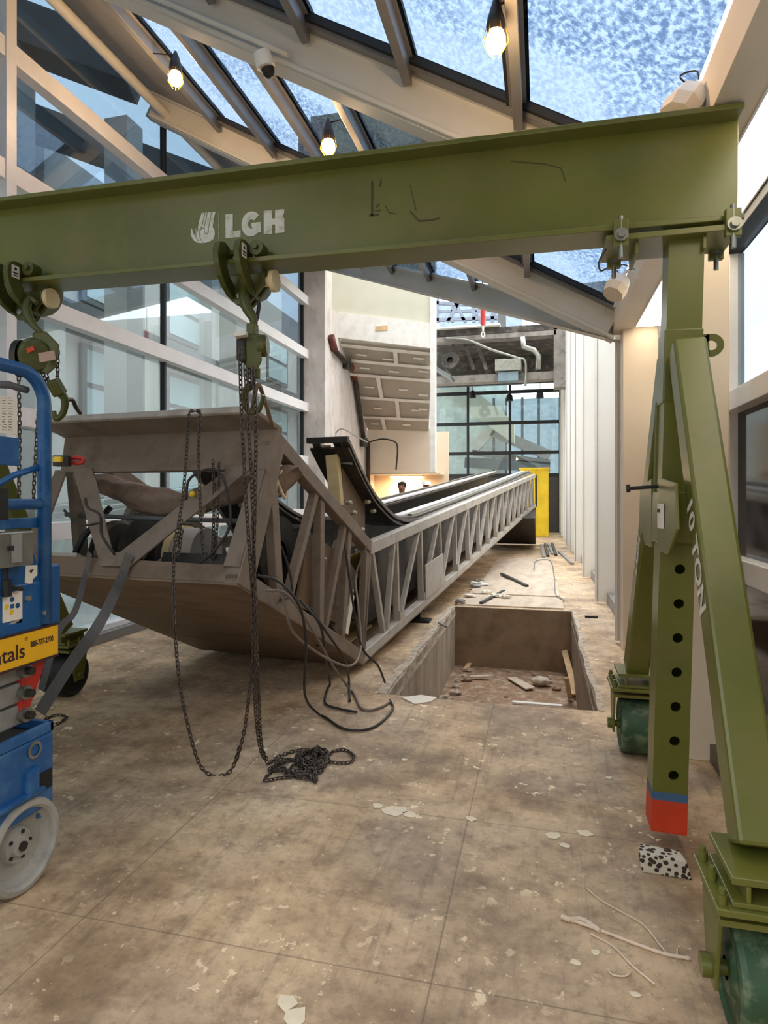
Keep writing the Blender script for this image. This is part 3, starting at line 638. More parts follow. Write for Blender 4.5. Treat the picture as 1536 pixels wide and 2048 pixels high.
# underside plates
MB().prism([T(0, 0, 0), T(SL, 0, 0), T(SL, 0, WD), T(0, 0, WD)], -nT * .012).build('bottom_plate', 'pan', esc)
MB().prism([Mn(0, 0, 0), Mn(TL, 0, 0), Mn(TL, 0, WD), Mn(0, 0, WD)], nM * .015).build('bottom_plate', 'pan', esc)
# front frame
aT = -EYv * math.cos(a1) + UZ * math.sin(a1)
MB().prism([T(SL, 0, 0), T(SL, .105, 0), T(SL, .125, WD), T(SL, 0, WD)], -aT * .1).build('end_rim', 'pan', esc, bev=.006)
MB().prism([T(SL + .004, .72, -.01), T(SL + .004, 1.02, -.03), T(SL + .004, 1.02, WD + .03), T(SL + .004, .72, WD - .06)], -aT * .03).build('header_web', 'truss', esc, bev=.004)
MB().prism([T(SL - .03, 1.0, -.035), T(SL + .21, 1.0, .04), T(SL + .21, 1.0, WD + .1), T(SL - .03, 1.0, WD + .03)], nT * .03).build('header_flange', 'truss', esc, bev=.006)
MB().bar(T(SL + .2, 1.02, .04), T(SL + .2, 1.02, WD + .1), .03, .045, nT).build('header_lip', 'truss2', esc, bev=.006)
MB().prism([T(SL, .08, 0), T(SL, .08, .12), T(SL, .74, .085), T(SL, .74, -.01)], -aT * .02).build('corner_post', 'truss', esc, bev=.004)
MB().prism([T(SL, .0, -.005), T(SL, 1.0, -.02), T(SL - .13, 1.0, -.02), T(SL - .17, 0, -.005)], EW * .02).build('corner_post', 'truss', esc, bev=.004)
MB().prism([T(SL, .08, WD), T(SL, .08, WD - .12), T(SL, .74, WD - .1), T(SL, .74, WD)], -aT * .02).build('corner_post', 'truss', esc, bev=.004)
# V struts of flat bar
def px_w(px, h, s=SL): return solve(lambda q, hh, ww: T(s, hh, q), h, px, -.1, 2.2)
wa, wb_, wc, wd_ = px_w(205, .10), px_w(262, .10), px_w(148, .74), px_w(188, .74)
we, wf_ = px_w(470, .74), px_w(506, .74)
f0 = SL + .02
MB().prism([T(f0, .06, px_w(205, .06)), T(f0, .06, px_w(262, .06)), T(f0, .15, px_w(243, .15)), T(f0, .15, px_w(228, .15)), T(f0, .74, wd_), T(f0, .74, wc)], -aT * .015).build('strut', 'truss', esc, bev=.003)
MB().prism([T(f0 + .001, .06, px_w(228, .06)), T(f0 + .001, .06, px_w(262, .06)), T(f0 + .001, .74, px_w(512, .74)), T(f0 + .001, .74, px_w(466, .74)), T(f0 + .001, .15, px_w(243, .15))], -aT * .015).build('strut', 'truss', esc, bev=.003)
MB().bar(T(SL - .08, .14, WD - .1), T(SL - .08, .14, WD - .42), .09, .03, nT).build('perforated_bracket', 'truss2', esc)
# machinery inside the near section
mach = thing('x', (0, 0, 0), '', ''); bpy.data.objects.remove(mach)
mk = lambda: MB()
drum = mk().lathe(T(1.35, .42, 1.2), EW * -1, [(0, .02), (0, .25), (.05, .27), (.05, .24), (.10, .24), (.10, .27), (.15, .27), (.15, .02)]).build('drive_drum', 'dark', esc)
mk().lathe(T(1.45, .42, .98), EW * -1, [(0, .20), (.18, .20), (.18, .02)]).build('drum_cap', 'truss2', drum)
mk().lathe(T(1.45, .42, 1.03), EW * -1, [(0, .215), (.06, .215), (.06, .19)]).build('yellow_rim', 'ivory', drum)
mk().lathe(T(1.3, .50, 1.5), EW * -1, [(0, .1), (0, .31), (.05, .31), (.05, .1)]).build('sprocket_wheel', 'dark', esc)
mk().lathe(T(1.3, .50, .34), EW * -1, [(0, .1), (0, .28), (.05, .28), (.05, .1)]).build('sprocket_wheel', 'dark', esc)
mk().lathe(T(1.05, .35, 1.52), EW * -1, [(0, .03), (1.4, .03)]).build('axle', 'steel', esc)
mk().lathe(T(1.75, .22, .92), EW * -1, [(0, .03), (0, .055), (.28, .055), (.28, .07), (.36, .07), (.36, .03)]).build('motor', 'steel', esc)
mk().lathe(T(1.95, .12, .62), (EW * -1 + UZ * .1), [(0, .01), (0, .03), (.12, .03), (.12, .01)]).build('motor_shaft', 'steel', esc)
mk().bar(T(1.6, .1, 1.55), T(1.6, .1, .1), .25, .05, nT).build('machine_bed', 'dark', esc)
mk().bar(T(.7, .45, 1.45), T(.7, .45, .9), .04, .5, nT).build('side_plate', 'dark', esc)
mk().bar(T(2.0, .18, .7), T(2.0, .18, .12), .05, .10, nT).build('cross_channel', 'dark', esc)
mk().bar(T(.6, .15, .14), T(1.3, .55, .14), .02, .4, nT).build('side_plate', 'dark', esc)
tr = mk()
for k in (0, .06, .12): tr.bar(T(2.0, .92, .72 - k), T(.3, .12, .42 - k), .03, .05, EW)
tr.build('inner_track', 'dark', esc)
mk().bar(T(2.0, .96, .80), T(.3, .16, .50), .03, .03, EW).build('inner_track_edge', 'steel', esc)
mk().bar(T(1.9, .75, .62), T(1.9, .55, .62), .10, .02, EW).build('white_bracket', 'ivory', esc)
mk().bar(T(1.6, .9, 1.5), T(.9, .15, 1.5), .12, .03, EW).build('diagonal', 'truss', esc)
mk().bar(T(1.25, .9, WD - .1), T(.5, .2, WD - .1), .14, .03, EW).build('diagonal', 'truss', esc)
mk().bar(T(.45, .5, .12), T(1.25, .42, .12), .02, .55, nT).build('inner_panel', 'pan', esc)
mk().bar(T(.15, .45, .16), T(.75, .55, .16), .02, .62, nT).build('inner_panel', 'truss', esc)
for s_, h_ in ((.6, .8), (.5, .62), (.7, .5), (.35, .9), (.3, .55), (.5, .35), (.95, .6), (.9, .32)): mk().lathe(T(s_, h_, .11), EW * -1, [(0, .016), (.02, .014), (.03, 0)], 8).build('bolt_head', 'zinc', esc)
mk().bar(T(.9, .22, WD - .12), T(.9, .22, .12), .02, .42, nT).build('shade_plate', 'dark', esc)  # dark plate added to deepen the shade low inside the truss end
mk().lathe(T(1.7, .32, 1.42), EW * -1, [(0, .05), (0, .22), (.03, .24), (.03, .19), (.07, .19), (.07, .24), (.1, .22), (.1, .05)]).build('sprocket_wheel', 'railbrown', esc)
mk().lathe(T(1.62, .36, 1.22), EW * -1, [(0, .05), (0, .255), (.025, .265), (.025, .05)]).build('brake_disc', 'dark', esc)
mk().tube([T(1.9, .12, 1.55), T(1.9, .36, 1.52), T(1.85, .62, 1.42)], .022).build('bent_tube', 'black', esc)
mk().box(T(1.95, .12, 1.0) - V((.06, .05, 0)), T(1.95, .12, 1.0) + V((.06, .05, .09))).build('terminal_box', 'dark', esc)
mk().bar(T(2.0, .14, .55), T(1.7, .3, .3), .03, .12, EW).build('side_plate', 'truss2', esc)
mk().lathe(T(1.5, .25, .55), EW * -1, [(0, .02), (0, .13), (.2, .13), (.2, .02)]).build('gearbox', 'railbrown', esc)
mk().tube([at_d(132, 1029, 4.5), at_d(300, 1037, 4.25), at_d(478, 1042, 4.0)], .016, 10).build('cross_pipe', 'facdark', esc)
# inner dark side panels and step track
for w0 in (.16, WD - .16):
    mk().prism([Mn(.5, .2, w0), Mn(TL, .2, w0), Mn(TL, .93, w0), Mn(.5, .93, w0)], EW * .01).build('skirt_panel', 'dark', esc)
mk().prism([Mn(.3, .28, .18), Mn(TL, .28, .18), Mn(TL, .28, WD - .18), Mn(.3, .28, WD - .18)], nM * .02).build('step_track', 'dark', esc)
mk().prism([T(.0, .05, .10), T(.0, .05, WD - .1), T(2.0, .05, WD - .1), T(2.0, .05, .10)], nT * .02).build('oil_tray', 'dark', esc)
# balustrade rails curving up at the near end
def yzpt(y, z, w): x = -1.93 + .09 * y; return V((x, y, z)) + EW * w
prof = [(5.05, 1.97), (5.36, 1.73), (5.67, 1.53), (5.92, 1.42), (6.14, 1.34), (6.4, 1.275), (6.75, 1.235), (7.35, 1.225)]
for w0 in (.10, WD - .46):
    P = smooth(prof, 5)
    fe = Mn(TL, 1.0)
    P = P + [V((a, b, 0)) for a, b in ((9.5, 1.385), (13, 1.66), (fe.y, fe.z + .06))]
    for k, (off, up, m) in enumerate(((.03, .0, 'railbrown'), (.12, .035, 'railbrown'), (.21, -.02, 'railbrown'), (.30, .02, 'railbrown'))):
        rb = MB()
        rb.ribbon([yzpt(p.x, p.y + up - .01 * k, w0 + off) for p in P], EW, .075, .035)
        rb.build('balustrade_rail', m, esc, bev=.004)
    rb = MB(); rb.ribbon([yzpt(p.x, p.y + .045, w0 + (.30 if w0 < 1 else .08)) for p in P[30:]], EW, .12, .03); rb.build('handrail_edge', 'alu', esc, bev=.003)
    rb = MB(); rb.ribbon([yzpt(p.x, p.y + .055, w0 + (.12 if w0 < 1 else .28)) for p in P[34:]], EW, .05, .03); rb.build('handrail_edge', 'steel', esc, bev=.003)
    MB().ribbon([yzpt(p.x, p.y - .055, w0 + .18) for p in P[:30]], EW, .36, .02).build('rail_back', 'dark', esc)
    q = yzpt(5.02, 1.98, w0 + .18); MB().bar(q - EW * .19, q + EW * .19, .05, .05).build('rail_end_cap', 'dark', esc)
    MB().bar(yzpt(5.12, 1.86, w0 + .18), yzpt(5.12, 1.42, w0 + .14), .11, .07, EYv).build('ivory_bracket', 'ivory', esc, bev=.005)
    MB().bar(yzpt(5.2, 1.8, w0 + .02), yzpt(5.2, 1.84, w0 + .36), .03, .05).build('rail_crossbar', 'steel', esc)
    for y, z in ((5.15, 1.45), (5.25, 1.36), (5.6, 1.45), (5.75, 1.36), (5.45, 1.2), (5.1, 1.30)): MB().lathe(yzpt(y, z, w0 + .06), EW * -1, [(0, .022), (.03, .022), (.05, .01), (.05, 0)], 8).build('bolt_head', 'zinc', esc)
    MB().prism([yzpt(5.2, 1.0, w0 + .12), yzpt(5.75, 1.1, w0 + .12), yzpt(5.75, 1.42, w0 + .12), yzpt(5.2, 1.75, w0 + .12)], EW * .01).build('rail_support_plate', 'pan', esc)
MB().prism([V((-.14, 16.3, .95)), V((-.14, 19.95, 1.15)), V((-.14, 19.95, .12)), V((-.14, 18.6, .12))], (-1.5, 0, 0)).build('end_tray', 'dark', esc)
MB().prism([Mn(TL, 1.0, -.03), Mn(TL + .12, .85, -.03), Mn(TL + .1, .1, -.03), Mn(TL, .0, -.03)], EW * .05).build('end_cover', 'black', esc)
MB().prism([Mn(.02, .03, .30), Mn(1.0, .03, .30), Mn(1.0, .03, .6), Mn(.02, .03, .6)], nM * .02).build('timber_board', 'wood', esc)
for s_, h_ in ((.35, .45),): MB().bar(T(s_, h_ - .28, .07), T(s_, h_ + .05, .07), .07, .015, EW).build('white_tag_plate', 'paper', esc)
# oily brown panel glimpsed in main section
MB().prism([Mn(.5, .05, .4), Mn(2.0, .05, .4), Mn(2.0, .8, .4), Mn(.5, .8, .4)], EW * .02).build('brown_panel', mat('ochre_panel', (120, 92, 34), .6), esc)

# rolled tarp lying across the machinery
tp = [at_d(176, 955, 4.65), at_d(205, 966, 4.6), at_d(250, 984, 4.5), at_d(310, 1002, 4.4), at_d(365, 1008, 4.35), at_d(430, 992, 4.28), at_d(500, 968, 4.22), at_d(560, 960, 4.12), at_d(574, 966, 4.1)]
pts = smooth(tp, 8)
tb = MB(); n_ = 14; i0 = 0
tb.tube(pts, lambda u: (.02 + .072 * min(1, u * 5)) * (1 + .12 * math.sin(u * 21) + .08 * math.sin(u * 47)) * (1.25 if u > .9 else 1) * (.55 if u > .985 else 1), n_)
for k, p in enumerate(tb.v):
    j = k % n_; s_ = k // n_
    c = pts[min(s_, len(pts) - 1)]; tb.v[k] = c + (p - c) * (1 + .22 * math.sin(j * 2.4 + s_ * .35))
tb.build('rolled_tarp', 'cloth', sub=1, label='dusty brown rolled tarp lying across the machinery in the truss end', cat='tarp')
t = thing('safety_tie', at_d(560, 1000, 4.0), 'frayed white rope tie around the right end of the rolled tarp', 'rope tie')
c0 = at_d(568, 965, 4.1)
MB().tube([c0 + V((.02 * math.sin(k), -.105 * math.cos(k * .7), .105 * math.sin(k * .7))) for k in range(9)], .01, closed=True).build('loop', 'string', t)
MB().tube([c0 + V((.0, -.13, .05)), c0 + V((.02, -.15, .02)), c0 + V((.01, -.15, -.06))], .006).build('tail', 'string', t)
MB().blob(at_d(384, 988, 3.8), .02, 8, .02).build('yellow_cap', 'brass', esc)
# black cables within the truss end
for i, (pl, lab) in enumerate(((((270, 995), (276, 1015), (300, 1030), (304, 1070), (330, 1110)), 'short black cable curling over the left strut of the truss end'),
                              (((372, 1000), (378, 960), (410, 940), (440, 945), (455, 985), (460, 1050), (430, 1100), (395, 1130)), 'black hose arching behind the right strut of the truss end'),
                              (((128, 1020), (150, 1042), (170, 1050), (200, 1046)), 'black cable hook sticking out left of the strut'))):
    MB().tube(smooth([at_d(x - (100 if i == 0 else 0), y, 3.45 + .2 * i) for x, y in pl], 5), .008).build('black_cable', 'cable', label=lab, cat='cable')
# loose cables dropping from the truss to the floor
FZ = .012
cabs = [([(515, 1150, 3.5), (560, 1165, 3.55), (600, 1215, 3.6), (612, 1290, 3.75), (610, 1390, 4.0)], [(640, 1430), (690, 1458), (745, 1455), (785, 1420), (780, 1400)], 'cable', 'longest black cable looping from the truss to the floor'),
        ([(530, 1180, 3.5), (575, 1190, 3.6), (625, 1260, 3.8), (665, 1330, 4.2)], [(700, 1380), (725, 1418), (760, 1415), (782, 1402)], 'greycable', 'grey cable falling straight from the truss corner to the floor'),
        ([(560, 1170, 3.6), (570, 1210, 3.6), (590, 1270, 3.7), (660, 1320, 4.0), (705, 1330, 4.3), (722, 1290, 4.6), (716, 1210, 4.8), (712, 1150, 5.0), (735, 1090, 5.0)], [], 'greycable', 'grey cable sagging below the bottom corner of the truss'),
        ([(600, 1200, 3.9), (640, 1250, 3.9), (650, 1310, 4.1)], [(660, 1370), (650, 1405), (680, 1418), (714, 1424)], 'cable', 'short black cable with its end lying in a hook on the floor'),
        ([(690, 1090, 4.5), (702, 1180, 4.5), (722, 1290, 4.6), (755, 1330, 4.7), (770, 1365, 4.9)], [], 'cable', 'black cable running down past the bottom corner of the truss'),
        ([(620, 1215, 4.0), (650, 1260, 4.1), (690, 1320, 4.4)], [(698, 1360), (700, 1402)], 'cable', 'thin black cable dropping behind the other cables'),
        ([(500, 1010, 4.0), (560, 1090, 4.1), (585, 1180, 4.1), (560, 1200, 3.9)], [], 'cable', 'black cable draped inside the side of the truss')]
for air, flr, m, lab in cabs:
    pt = [at_d(x, y, d) for x, y, d in air] + [at_z(x, y, FZ) for x, y in flr]
    MB().tube([V((p.x, p.y, max(p.z, .0095))) for p in smooth(pt, 7)], .0085, 8).build('loose_cable', m, label=lab, cat='cable')

# webbing straps tied from truss rim down to the left
def strapthing(pts, w, lab):
    MB().ribbon(smooth([V(p) for p in pts], 5), (.815, .205, -.53), w, .006).build('webbing_strap', 'strap', label=lab, cat='strap')
strapthing([T(SL + .05, .13, px_w(190, .12)), T(SL + .06, -.02, px_w(186, .0)), at_d(150, 1222, 3.3), at_d(118, 1262, 3.2), at_d(82, 1380, 3.0)], .034, 'narrower twisted grey webbing strap hanging left below the truss rim')
strapthing([T(SL + .05, .13, px_w(268, .12)), T(SL + .06, -.02, px_w(258, .0)), at_d(200, 1245, 3.1), at_d(140, 1330, 2.95), at_d(80, 1425, 2.8)], .055, 'wider grey webbing strap hanging diagonally below the truss rim')
t = thing('ratchet_shackle', at_d(135, 930, 3.6), 'red shackle with yellow ratchet at the left end of the truss header', 'shackle')
MB().tube([at_d(153 + 16 * math.cos(a * .785), 921 + 6 * math.sin(a * .785), 3.55) for a in range(8)], .012, 8, closed=True).build('red_bow', 'red', t)
MB().bar(at_d(108, 922, 3.5), at_d(140, 922, 3.52), .07, .06).build('ratchet_body', 'dark', t, bev=.005)
MB().bar(at_d(108, 919, 3.44), at_d(124, 919, 3.44), .03, .03).build('yellow_handle', 'brass', t, bev=.004)
# jack stand under the truss
t = thing('jack_stand', at_z(850, 1243), 'small black jack stand holding the truss beside the pit', 'jack')
p0 = at_z(845, 1243)
MB().box((p0.x - .22, p0.y - .1, 0), (p0.x + .1, p0.y + .1, .03)).build('base', 'black', t, bev=.006)
MB().box((p0.x - .1, p0.y - .04, .03), (p0.x - .02, p0.y + .04, .14)).build('stem', 'black', t); MB().box((p0.x - .16, p0.y - .08, .14), (p0.x + .04, p0.y + .08, .17)).build('top_pad', 'dark', t)

# ================================================================ GANTRY
GY = 2.94
gan = thing('gantry_crane', (.55, GY, 0), 'olive green rolling gantry crane spanning the hall over the escalator end', 'gantry crane')
def beam_z(x): return 2.638 + (.81 - x) * .011     # underside
bl, br = -3.95, .812; bh = .480; rise = .011 * (br - bl)
bp_ = lambda x, dz, y: V((x, y, beam_z(x) + dz))
beam = MB().bar(bp_(bl, bh / 2, GY), bp_(br, bh / 2, GY), .016, bh)
beam.bar(bp_(bl, .012, GY), bp_(br, .012, GY), .20, .024).bar(bp_(bl, bh - .012, GY), bp_(br, bh - .012, GY), .20, .024)
beam = beam.build('beam', 'green', gan, bev=.004)
# lettering on the web
YF = GY - .0095
def onbeam(px, py): p = at_y(px, py, YF); return p
def flat(mb, pts): mb.prism([onbeam(x, y) for x, y in pts], (0, -.0012, 0)); return mb
lg = MB()
def A4(x, y):   # text block frame: unit box 0..1 -> photo position of the lettering
    x0, x1 = 451, 570; yl0, yl1 = 429, 477; yr0, yr1 = 418, 465
    return (x0 + (x1 - x0) * x, (yl0 + (yr0 - yl0) * x) + ((yl1 - yl0) + ((yr1 - yr0) - (yl1 - yl0)) * x) * y)
def glyph(mb, pts): flat(mb, [A4(*p) for p in pts])
glyph(lg, [(0, 0), (.125, 0), (.125, .72), (0, .72)]); glyph(lg, [(0, .72), (.255, .72), (.255, 1), (0, 1)])
cx, cy = .435, .5
for k in range(40, 330, 15):
    q = [(math.cos(math.radians(a)), math.sin(math.radians(a))) for a in (k, k + 15)]
    glyph(lg, [(cx + .165 * q[0][0], cy - .53 * q[0][1]), (cx + .165 * q[1][0], cy - .53 * q[1][1]), (cx + .055 * q[1][0], cy - .19 * q[1][1]), (cx + .055 * q[0][0], cy - .19 * q[0][1])])
for g_ in ([(.44, .46), (.525, .46), (.525, .66), (.44, .66)], [(.525, .46), (.60, .46), (.60, .9), (.525, .9)]): lg.prism([onbeam(*A4(*p)) for p in g_], (0, -.0022, 0))
glyph(lg, [(.645, 0), (.785, 0), (.785, 1), (.645, 1)]); glyph(lg, [(.835, 0), (.99, 0), (.985, .2), (.96, .3), (.99, .42), (.99, 1), (.835, 1)]); glyph(lg, [(.785, .36), (.835, .36), (.835, .62), (.785, .62)])
lg.build('lettering', 'paint_w', beam)
def L7(x, y): return (340 + x / 3.491, 380 + y / 3.491)
hk = MB()
flat(hk, [L7(*p) for p in ((222, 160), (318, 153), (305, 215), (298, 258), (312, 282), (314, 312), (303, 345), (275, 364), (235, 372), (225, 300), (196, 300), (195, 262), (205, 215))])
flat(hk, [L7(*p) for p in ((235, 372), (195, 370), (165, 352), (146, 318), (146, 285), (153, 266), (163, 300), (172, 320), (176, 280), (186, 264), (196, 300), (225, 300))])
hk.build('hook_emblem', 'paint_w', beam)
hl_ = MB()
def stroke2(mb, pts, w=1.0, dy=-.0012):
    for (x0, y0), (x1, y1) in zip(pts, pts[1:]):
        d = math.hypot(x1 - x0, y1 - y0); nx, ny = -(y1 - y0) / d * w, (x1 - x0) / d * w
        mb.prism([onbeam(x, y) + V((0, dy, 0)) for x, y in ((x0 - nx, y0 - ny), (x1 - nx, y1 - ny), (x1 + nx, y1 + ny), (x0 + nx, y0 + ny))], (0, -.0008, 0))
for ln_ in (((246, 158), (222, 262), (212, 268), (205, 300), (214, 345), (235, 370)), ((262, 158), (240, 262), (242, 296), (256, 312), (268, 296), (270, 268), (290, 156)), ((190, 262), (180, 290), (182, 330), (205, 366)), ((240, 268), (222, 266), (214, 285))):
    stroke2(hl_, [L7(*p) for p in ln_], .55)
hl_.build('emblem_outline', 'green', beam)
dv = MB()
for y0, y1 in ((427, 444), (447, 462), (465, 478)): flat(dv, [(437.5, y0), (439, y0), (439, y1), (437.5, y1)])
dv.build('emblem_divider', 'paint_w', beam)
scm = mat('dark_scuff', (74, 76, 38), .7)
for pts_, w_ in (([(744, 362), (744, 432)], 2.0), ([(762, 358), (760, 374)], 1.3), ([(738, 431), (758, 429)], 2), ([(752, 415), (758, 408)], 1.2), ([(750, 422), (762, 420)], 1.2), ([(820, 422), (838, 442), (862, 440), (880, 436)], 1.6), ([(770, 410), (778, 425), (792, 428)], 1), ([(1022, 322), (1090, 328), (1122, 336), (1131, 362)], 1), ([(820, 370), (832, 420)], .8)):
    sm_ = MB(); stroke2(sm_, pts_, w_, 0); sm_.build('scuff_mark', scm, beam)

def plate_holes(mb, zc, x0, x1, y, r, pitch, ctr, lean):
    for z in zc:
        z0, z1 = z - pitch / 2, z + pitch / 2; N = 16
        cx_ = ctr
        ring = [(cx_ + r * math.cos(2 * math.pi * k / N + math.pi / 4), z + r * math.sin(2 * math.pi * k / N + math.pi / 4)) for k in range(N)]
        sq = []
        for k in range(N):
            side = k // 4; t = (k % 4) / 4
            c4 = [(x1, z1), (x0, z1), (x0, z0), (x1, z0)]
            p, q = c4[side], c4[(side + 1) % 4]; sq.append((p[0] + (q[0] - p[0]) * t, p[1] + (q[1] - p[1]) * t))
        L_ = lambda p: V((p[0] + lean(p[1]), y, p[1]))
        for k in range(N):
            k2 = (k + 1) % N; mb.poly([L_(sq[k]), L_(sq[k2]), L_(ring[k2]), L_(ring[k])])
            a, b = L_(ring[k]), L_(ring[k2]); mb.poly([a, b, b + V((0, .012, 0)), a + V((0, .012, 0))])
def gframe(cx, cy, s, right):
    """one A-frame end of the gantry: s=+1 keeps the lettering side towards -X"""
    lean = lambda z: (z - .1) * .028 if right else 0
    top = beam_z(cx) - .01; hw = .0695
    # inner post with pin holes
    mb = MB(); zb, z0h = .07, .316; pitch = .146; zs = [z0h + pitch * k for k in range(7)]
    y_ = cy - hw
    plate_holes(mb, zs, cx - hw, cx + hw, y_, .021, pitch, cx + .012, lean)
    def L4(x, y, z): return V((x + lean(z), y, z))
    zlo, zhi = zs[0] - pitch / 2, zs[-1] + pitch / 2
    mb.poly([L4(cx - hw, y_, zb), L4(cx + hw, y_, zb), L4(cx + hw, y_, zlo), L4(cx - hw, y_, zlo)])
    mb.poly([L4(cx - hw, y_, zhi), L4(cx + hw, y_, zhi), L4(cx + hw, y_, top), L4(cx - hw, y_, top)])
    for (xa, ya, xb, yb) in ((cx - hw, cy - hw, cx - hw, cy + hw), (cx + hw, cy - hw, cx + hw, cy + hw), (cx - hw, cy + hw, cx + hw, cy + hw)):
        mb.poly([L4(xa, ya, zb), L4(xb, yb, zb), L4(xb, yb, top), L4(xa, ya, top)])
    mb.poly([L4(cx - hw, cy - hw, top), L4(cx + hw, cy - hw, top), L4(cx + hw, cy + hw, top), L4(cx - hw, cy + hw, top)])
    post = mb.build('inner_post', 'green', gan)
    if right:
        MB().bar(L4(cx, cy, zb - .001), L4(cx, cy, zb + .135), .142, .142, (0, 1, 0)).build('red_painted_tip', 'orange', post, label='orange red painted post tip')
        MB().bar(L4(cx, cy, zb + .135), L4(cx, cy, zb + .17), .1415, .1415, (0, 1, 0)).build('blue_painted_band', 'bluepaint', post, label='faded blue painted band')
    # outer sleeve in two short lengths with side gussets
    sl = MB(); sw = .081
    sl.bar(L4(cx, cy, 1.30), L4(cx, cy, 1.52), sw * 2, sw * 2, (0, 1, 0)).bar(L4(cx, cy + .004, 1.9), L4(cx, cy + .004, 2.21), sw * 2 - .01, sw * 2 - .01, (0, 1, 0))
    sl.bar(L4(cx + sw - .006, cy, 1.5), L4(cx + sw - .006, cy, 1.92), .012, sw * 2, (0, 1, 0)).bar(L4(cx, cy + sw - .006, 1.5), L4(cx, cy + sw - .006, 1.92), sw * 2, .012, (0, 1, 0))
    sleeve = sl.build('outer_sleeve', 'green', gan, bev=.006)
    if right:
        ln = V((cx + sw + lean(2.13), cy - .02, 2.145)); N = 20
        lug = MB(); R, r = .048, .022
        for k in range(N):
            a, b = 2 * math.pi * k / N, 2 * math.pi * (k + 1) / N
            c_ = ln + V((.04, 0, 0))
            q = [c_ + V((R * math.cos(a), 0, R * math.sin(a))), c_ + V((R * math.cos(b), 0, R * math.sin(b))), c_ + V((r * math.cos(b), 0, r * math.sin(b))), c_ + V((r * math.cos(a), 0, r * math.sin(a)))]
            lug.prism(q, (0, .014, 0))
        lug.box((ln.x - .01, ln.y, ln.z - R), (ln.x + .03, ln.y + .014, ln.z + R)); lug.build('lifting_lug', 'green', sleeve)
        MB().cyl(L4(cx - .20, cy - .02, 1.535), L4(cx + .02, cy - .02, 1.55), .008).cyl(L4(cx - .205, cy - .02, 1.535), L4(cx - .19, cy - .02, 1.536), .018).build('locking_pin', 'dark', sleeve)
        p = L4(cx + .035, cy - sw - .02, 1.36)
    # A legs, gussets, casters
    for sg in (-1, 1):
        A = V((cx + lean(2.12), cy + sg * .13, 2.12)); bx = cx + .04 - sg * .03; B = V((bx, cy + sg * .95, .50)); ww = .125
        d = (B - A).normalized(); nrm = V((1, 0, 0)).cross(d).normalized()
        leg = MB().bar(A, B, .125, .125, (0, sg, .4)).build('leg', 'green', gan, bev=.012)
        gp = MB().prism([V((cx - .045, cy + sg * .09, 1.58)), V((cx - .045, cy + sg * .42, 1.55)), V((cx - .045, cy + sg * .45, 1.38)), V((cx - .045, cy + sg * .28, 1.27)), V((cx - .045, cy + sg * .09, 1.27))], (.012, 0, 0)).build('gusset', 'green', gan, bev=.003)
        if right and sg == -1:
            tt = MB(); xd = V((d.x, d.y, d.z)); xd.x = d.x; yd = V((-1, 0, 0)).cross(xd) * -1
            xf = cx - ww / 2 - .0015
            q = A + d * .70; q.x = xf
            fx = V((0, d.y, d.z)).normalized(); up_ = V((0, -d.z, d.y)).normalized()
            if fx.cross(up_).x > 0: up_ = -up_
            tx = text_mesh(tt, '10 TON', .125, V((xf + .004, q.y, q.z)) - up_ * .045, fx, up_, .0005, .004)
            for k_ in range(len(tt.v)): 
                rel = (tt.v[k_] - A).dot(d) / (B - A).length; tt.v[k_].x = (A.x + (B.x - A.x) * rel) - ww / 2 - .0015
            tt.build('lettering', 'paint_w', leg)
            # rating plate on gusset
            pl = MB().box((cx - .06, cy - .22, 1.37), (cx - .047, cy - .15, 1.47)).build('rating_plate', 'paper', gp)
            MB().box((cx - .062, cy - .215, 1.435), (cx - .0605, cy - .155, 1.45)).build('print', 'ink', pl)
        if right and sg == 1:
            tt = MB(); fx = V((0, -d.y, -d.z)).normalized(); up_ = V((0, d.z, -d.y)).normalized()
            if fx.cross(up_).x > 0: up_ = -up_
            q = A + d * 1.15
            text_mesh(tt, 'LGH', .12, V((0, q.y, q.z)) - up_ * .045, fx, up_, 0, .004)
            for k_ in range(len(tt.v)):
                rel = (tt.v[k_] - A).dot(d) / (B - A).length; tt.v[k_].x = (A.x + (B.x - A.x) * rel) - ww / 2 - .0015
            tt.build('lettering', 'paint_w', leg)
        # base: channel + two bolted plates
        by = cy + sg * .98
        MB().box((bx - .105, by - .12, .465), (bx + .105, by + .12, .485)).box((bx - .105, by - .12, .405), (bx + .105, by + .12, .42)).box((bx - .07, by - .12, .42), (bx - .058, by + .12, .465)).box((bx + .058, by - .12, .42), (bx + .07, by + .12, .465)).build('base_channel', 'green', gan, bev=.003)
        bplate = MB().box((bx - .145, by - .135, .385), (bx + .145, by + .135, .404)).build('base_plate', 'green', gan, bev=.003)
        for dx in (-.125, .125):
            for dy in (-.105, .0, .105):
                MB().cyl((bx + dx, by + dy, .404), (bx + dx, by + dy, .43), .014, n=6).cyl((bx + dx, by + dy, .43), (bx + dx, by + dy, .445), .009, n=8).build('bolt', 'green', bplate)
        MB().cyl((bx, by, .345), (bx, by, .385), .07).box((bx - .13, by - .11, .345), (bx + .13, by + .11, .362)).build('caster_swivel', 'green', gan)
        for dx in (-.13, .118):
            MB().prism([(bx + dx, by - .09, .35), (bx + dx, by + .09, .35), (bx + dx, by + .045, .12), (bx + dx, by - .045, .12)], (.012, 0, 0)).build('caster_fork', 'green', gan, bev=.003)
        wh = MB().lathe((bx - .09, by, .161), (1, 0, 0), [(0, .03), (0, .06), (.012, .075), (.012, .13), (0, .14), (.004, .155), (.02, .161), (.16, .161), (.176, .155), (.18, .14), (.168, .13), (.168, .075), (.18, .06), (.18, .03)]).build('wheel', 'green_dk' if right else 'black', gan)
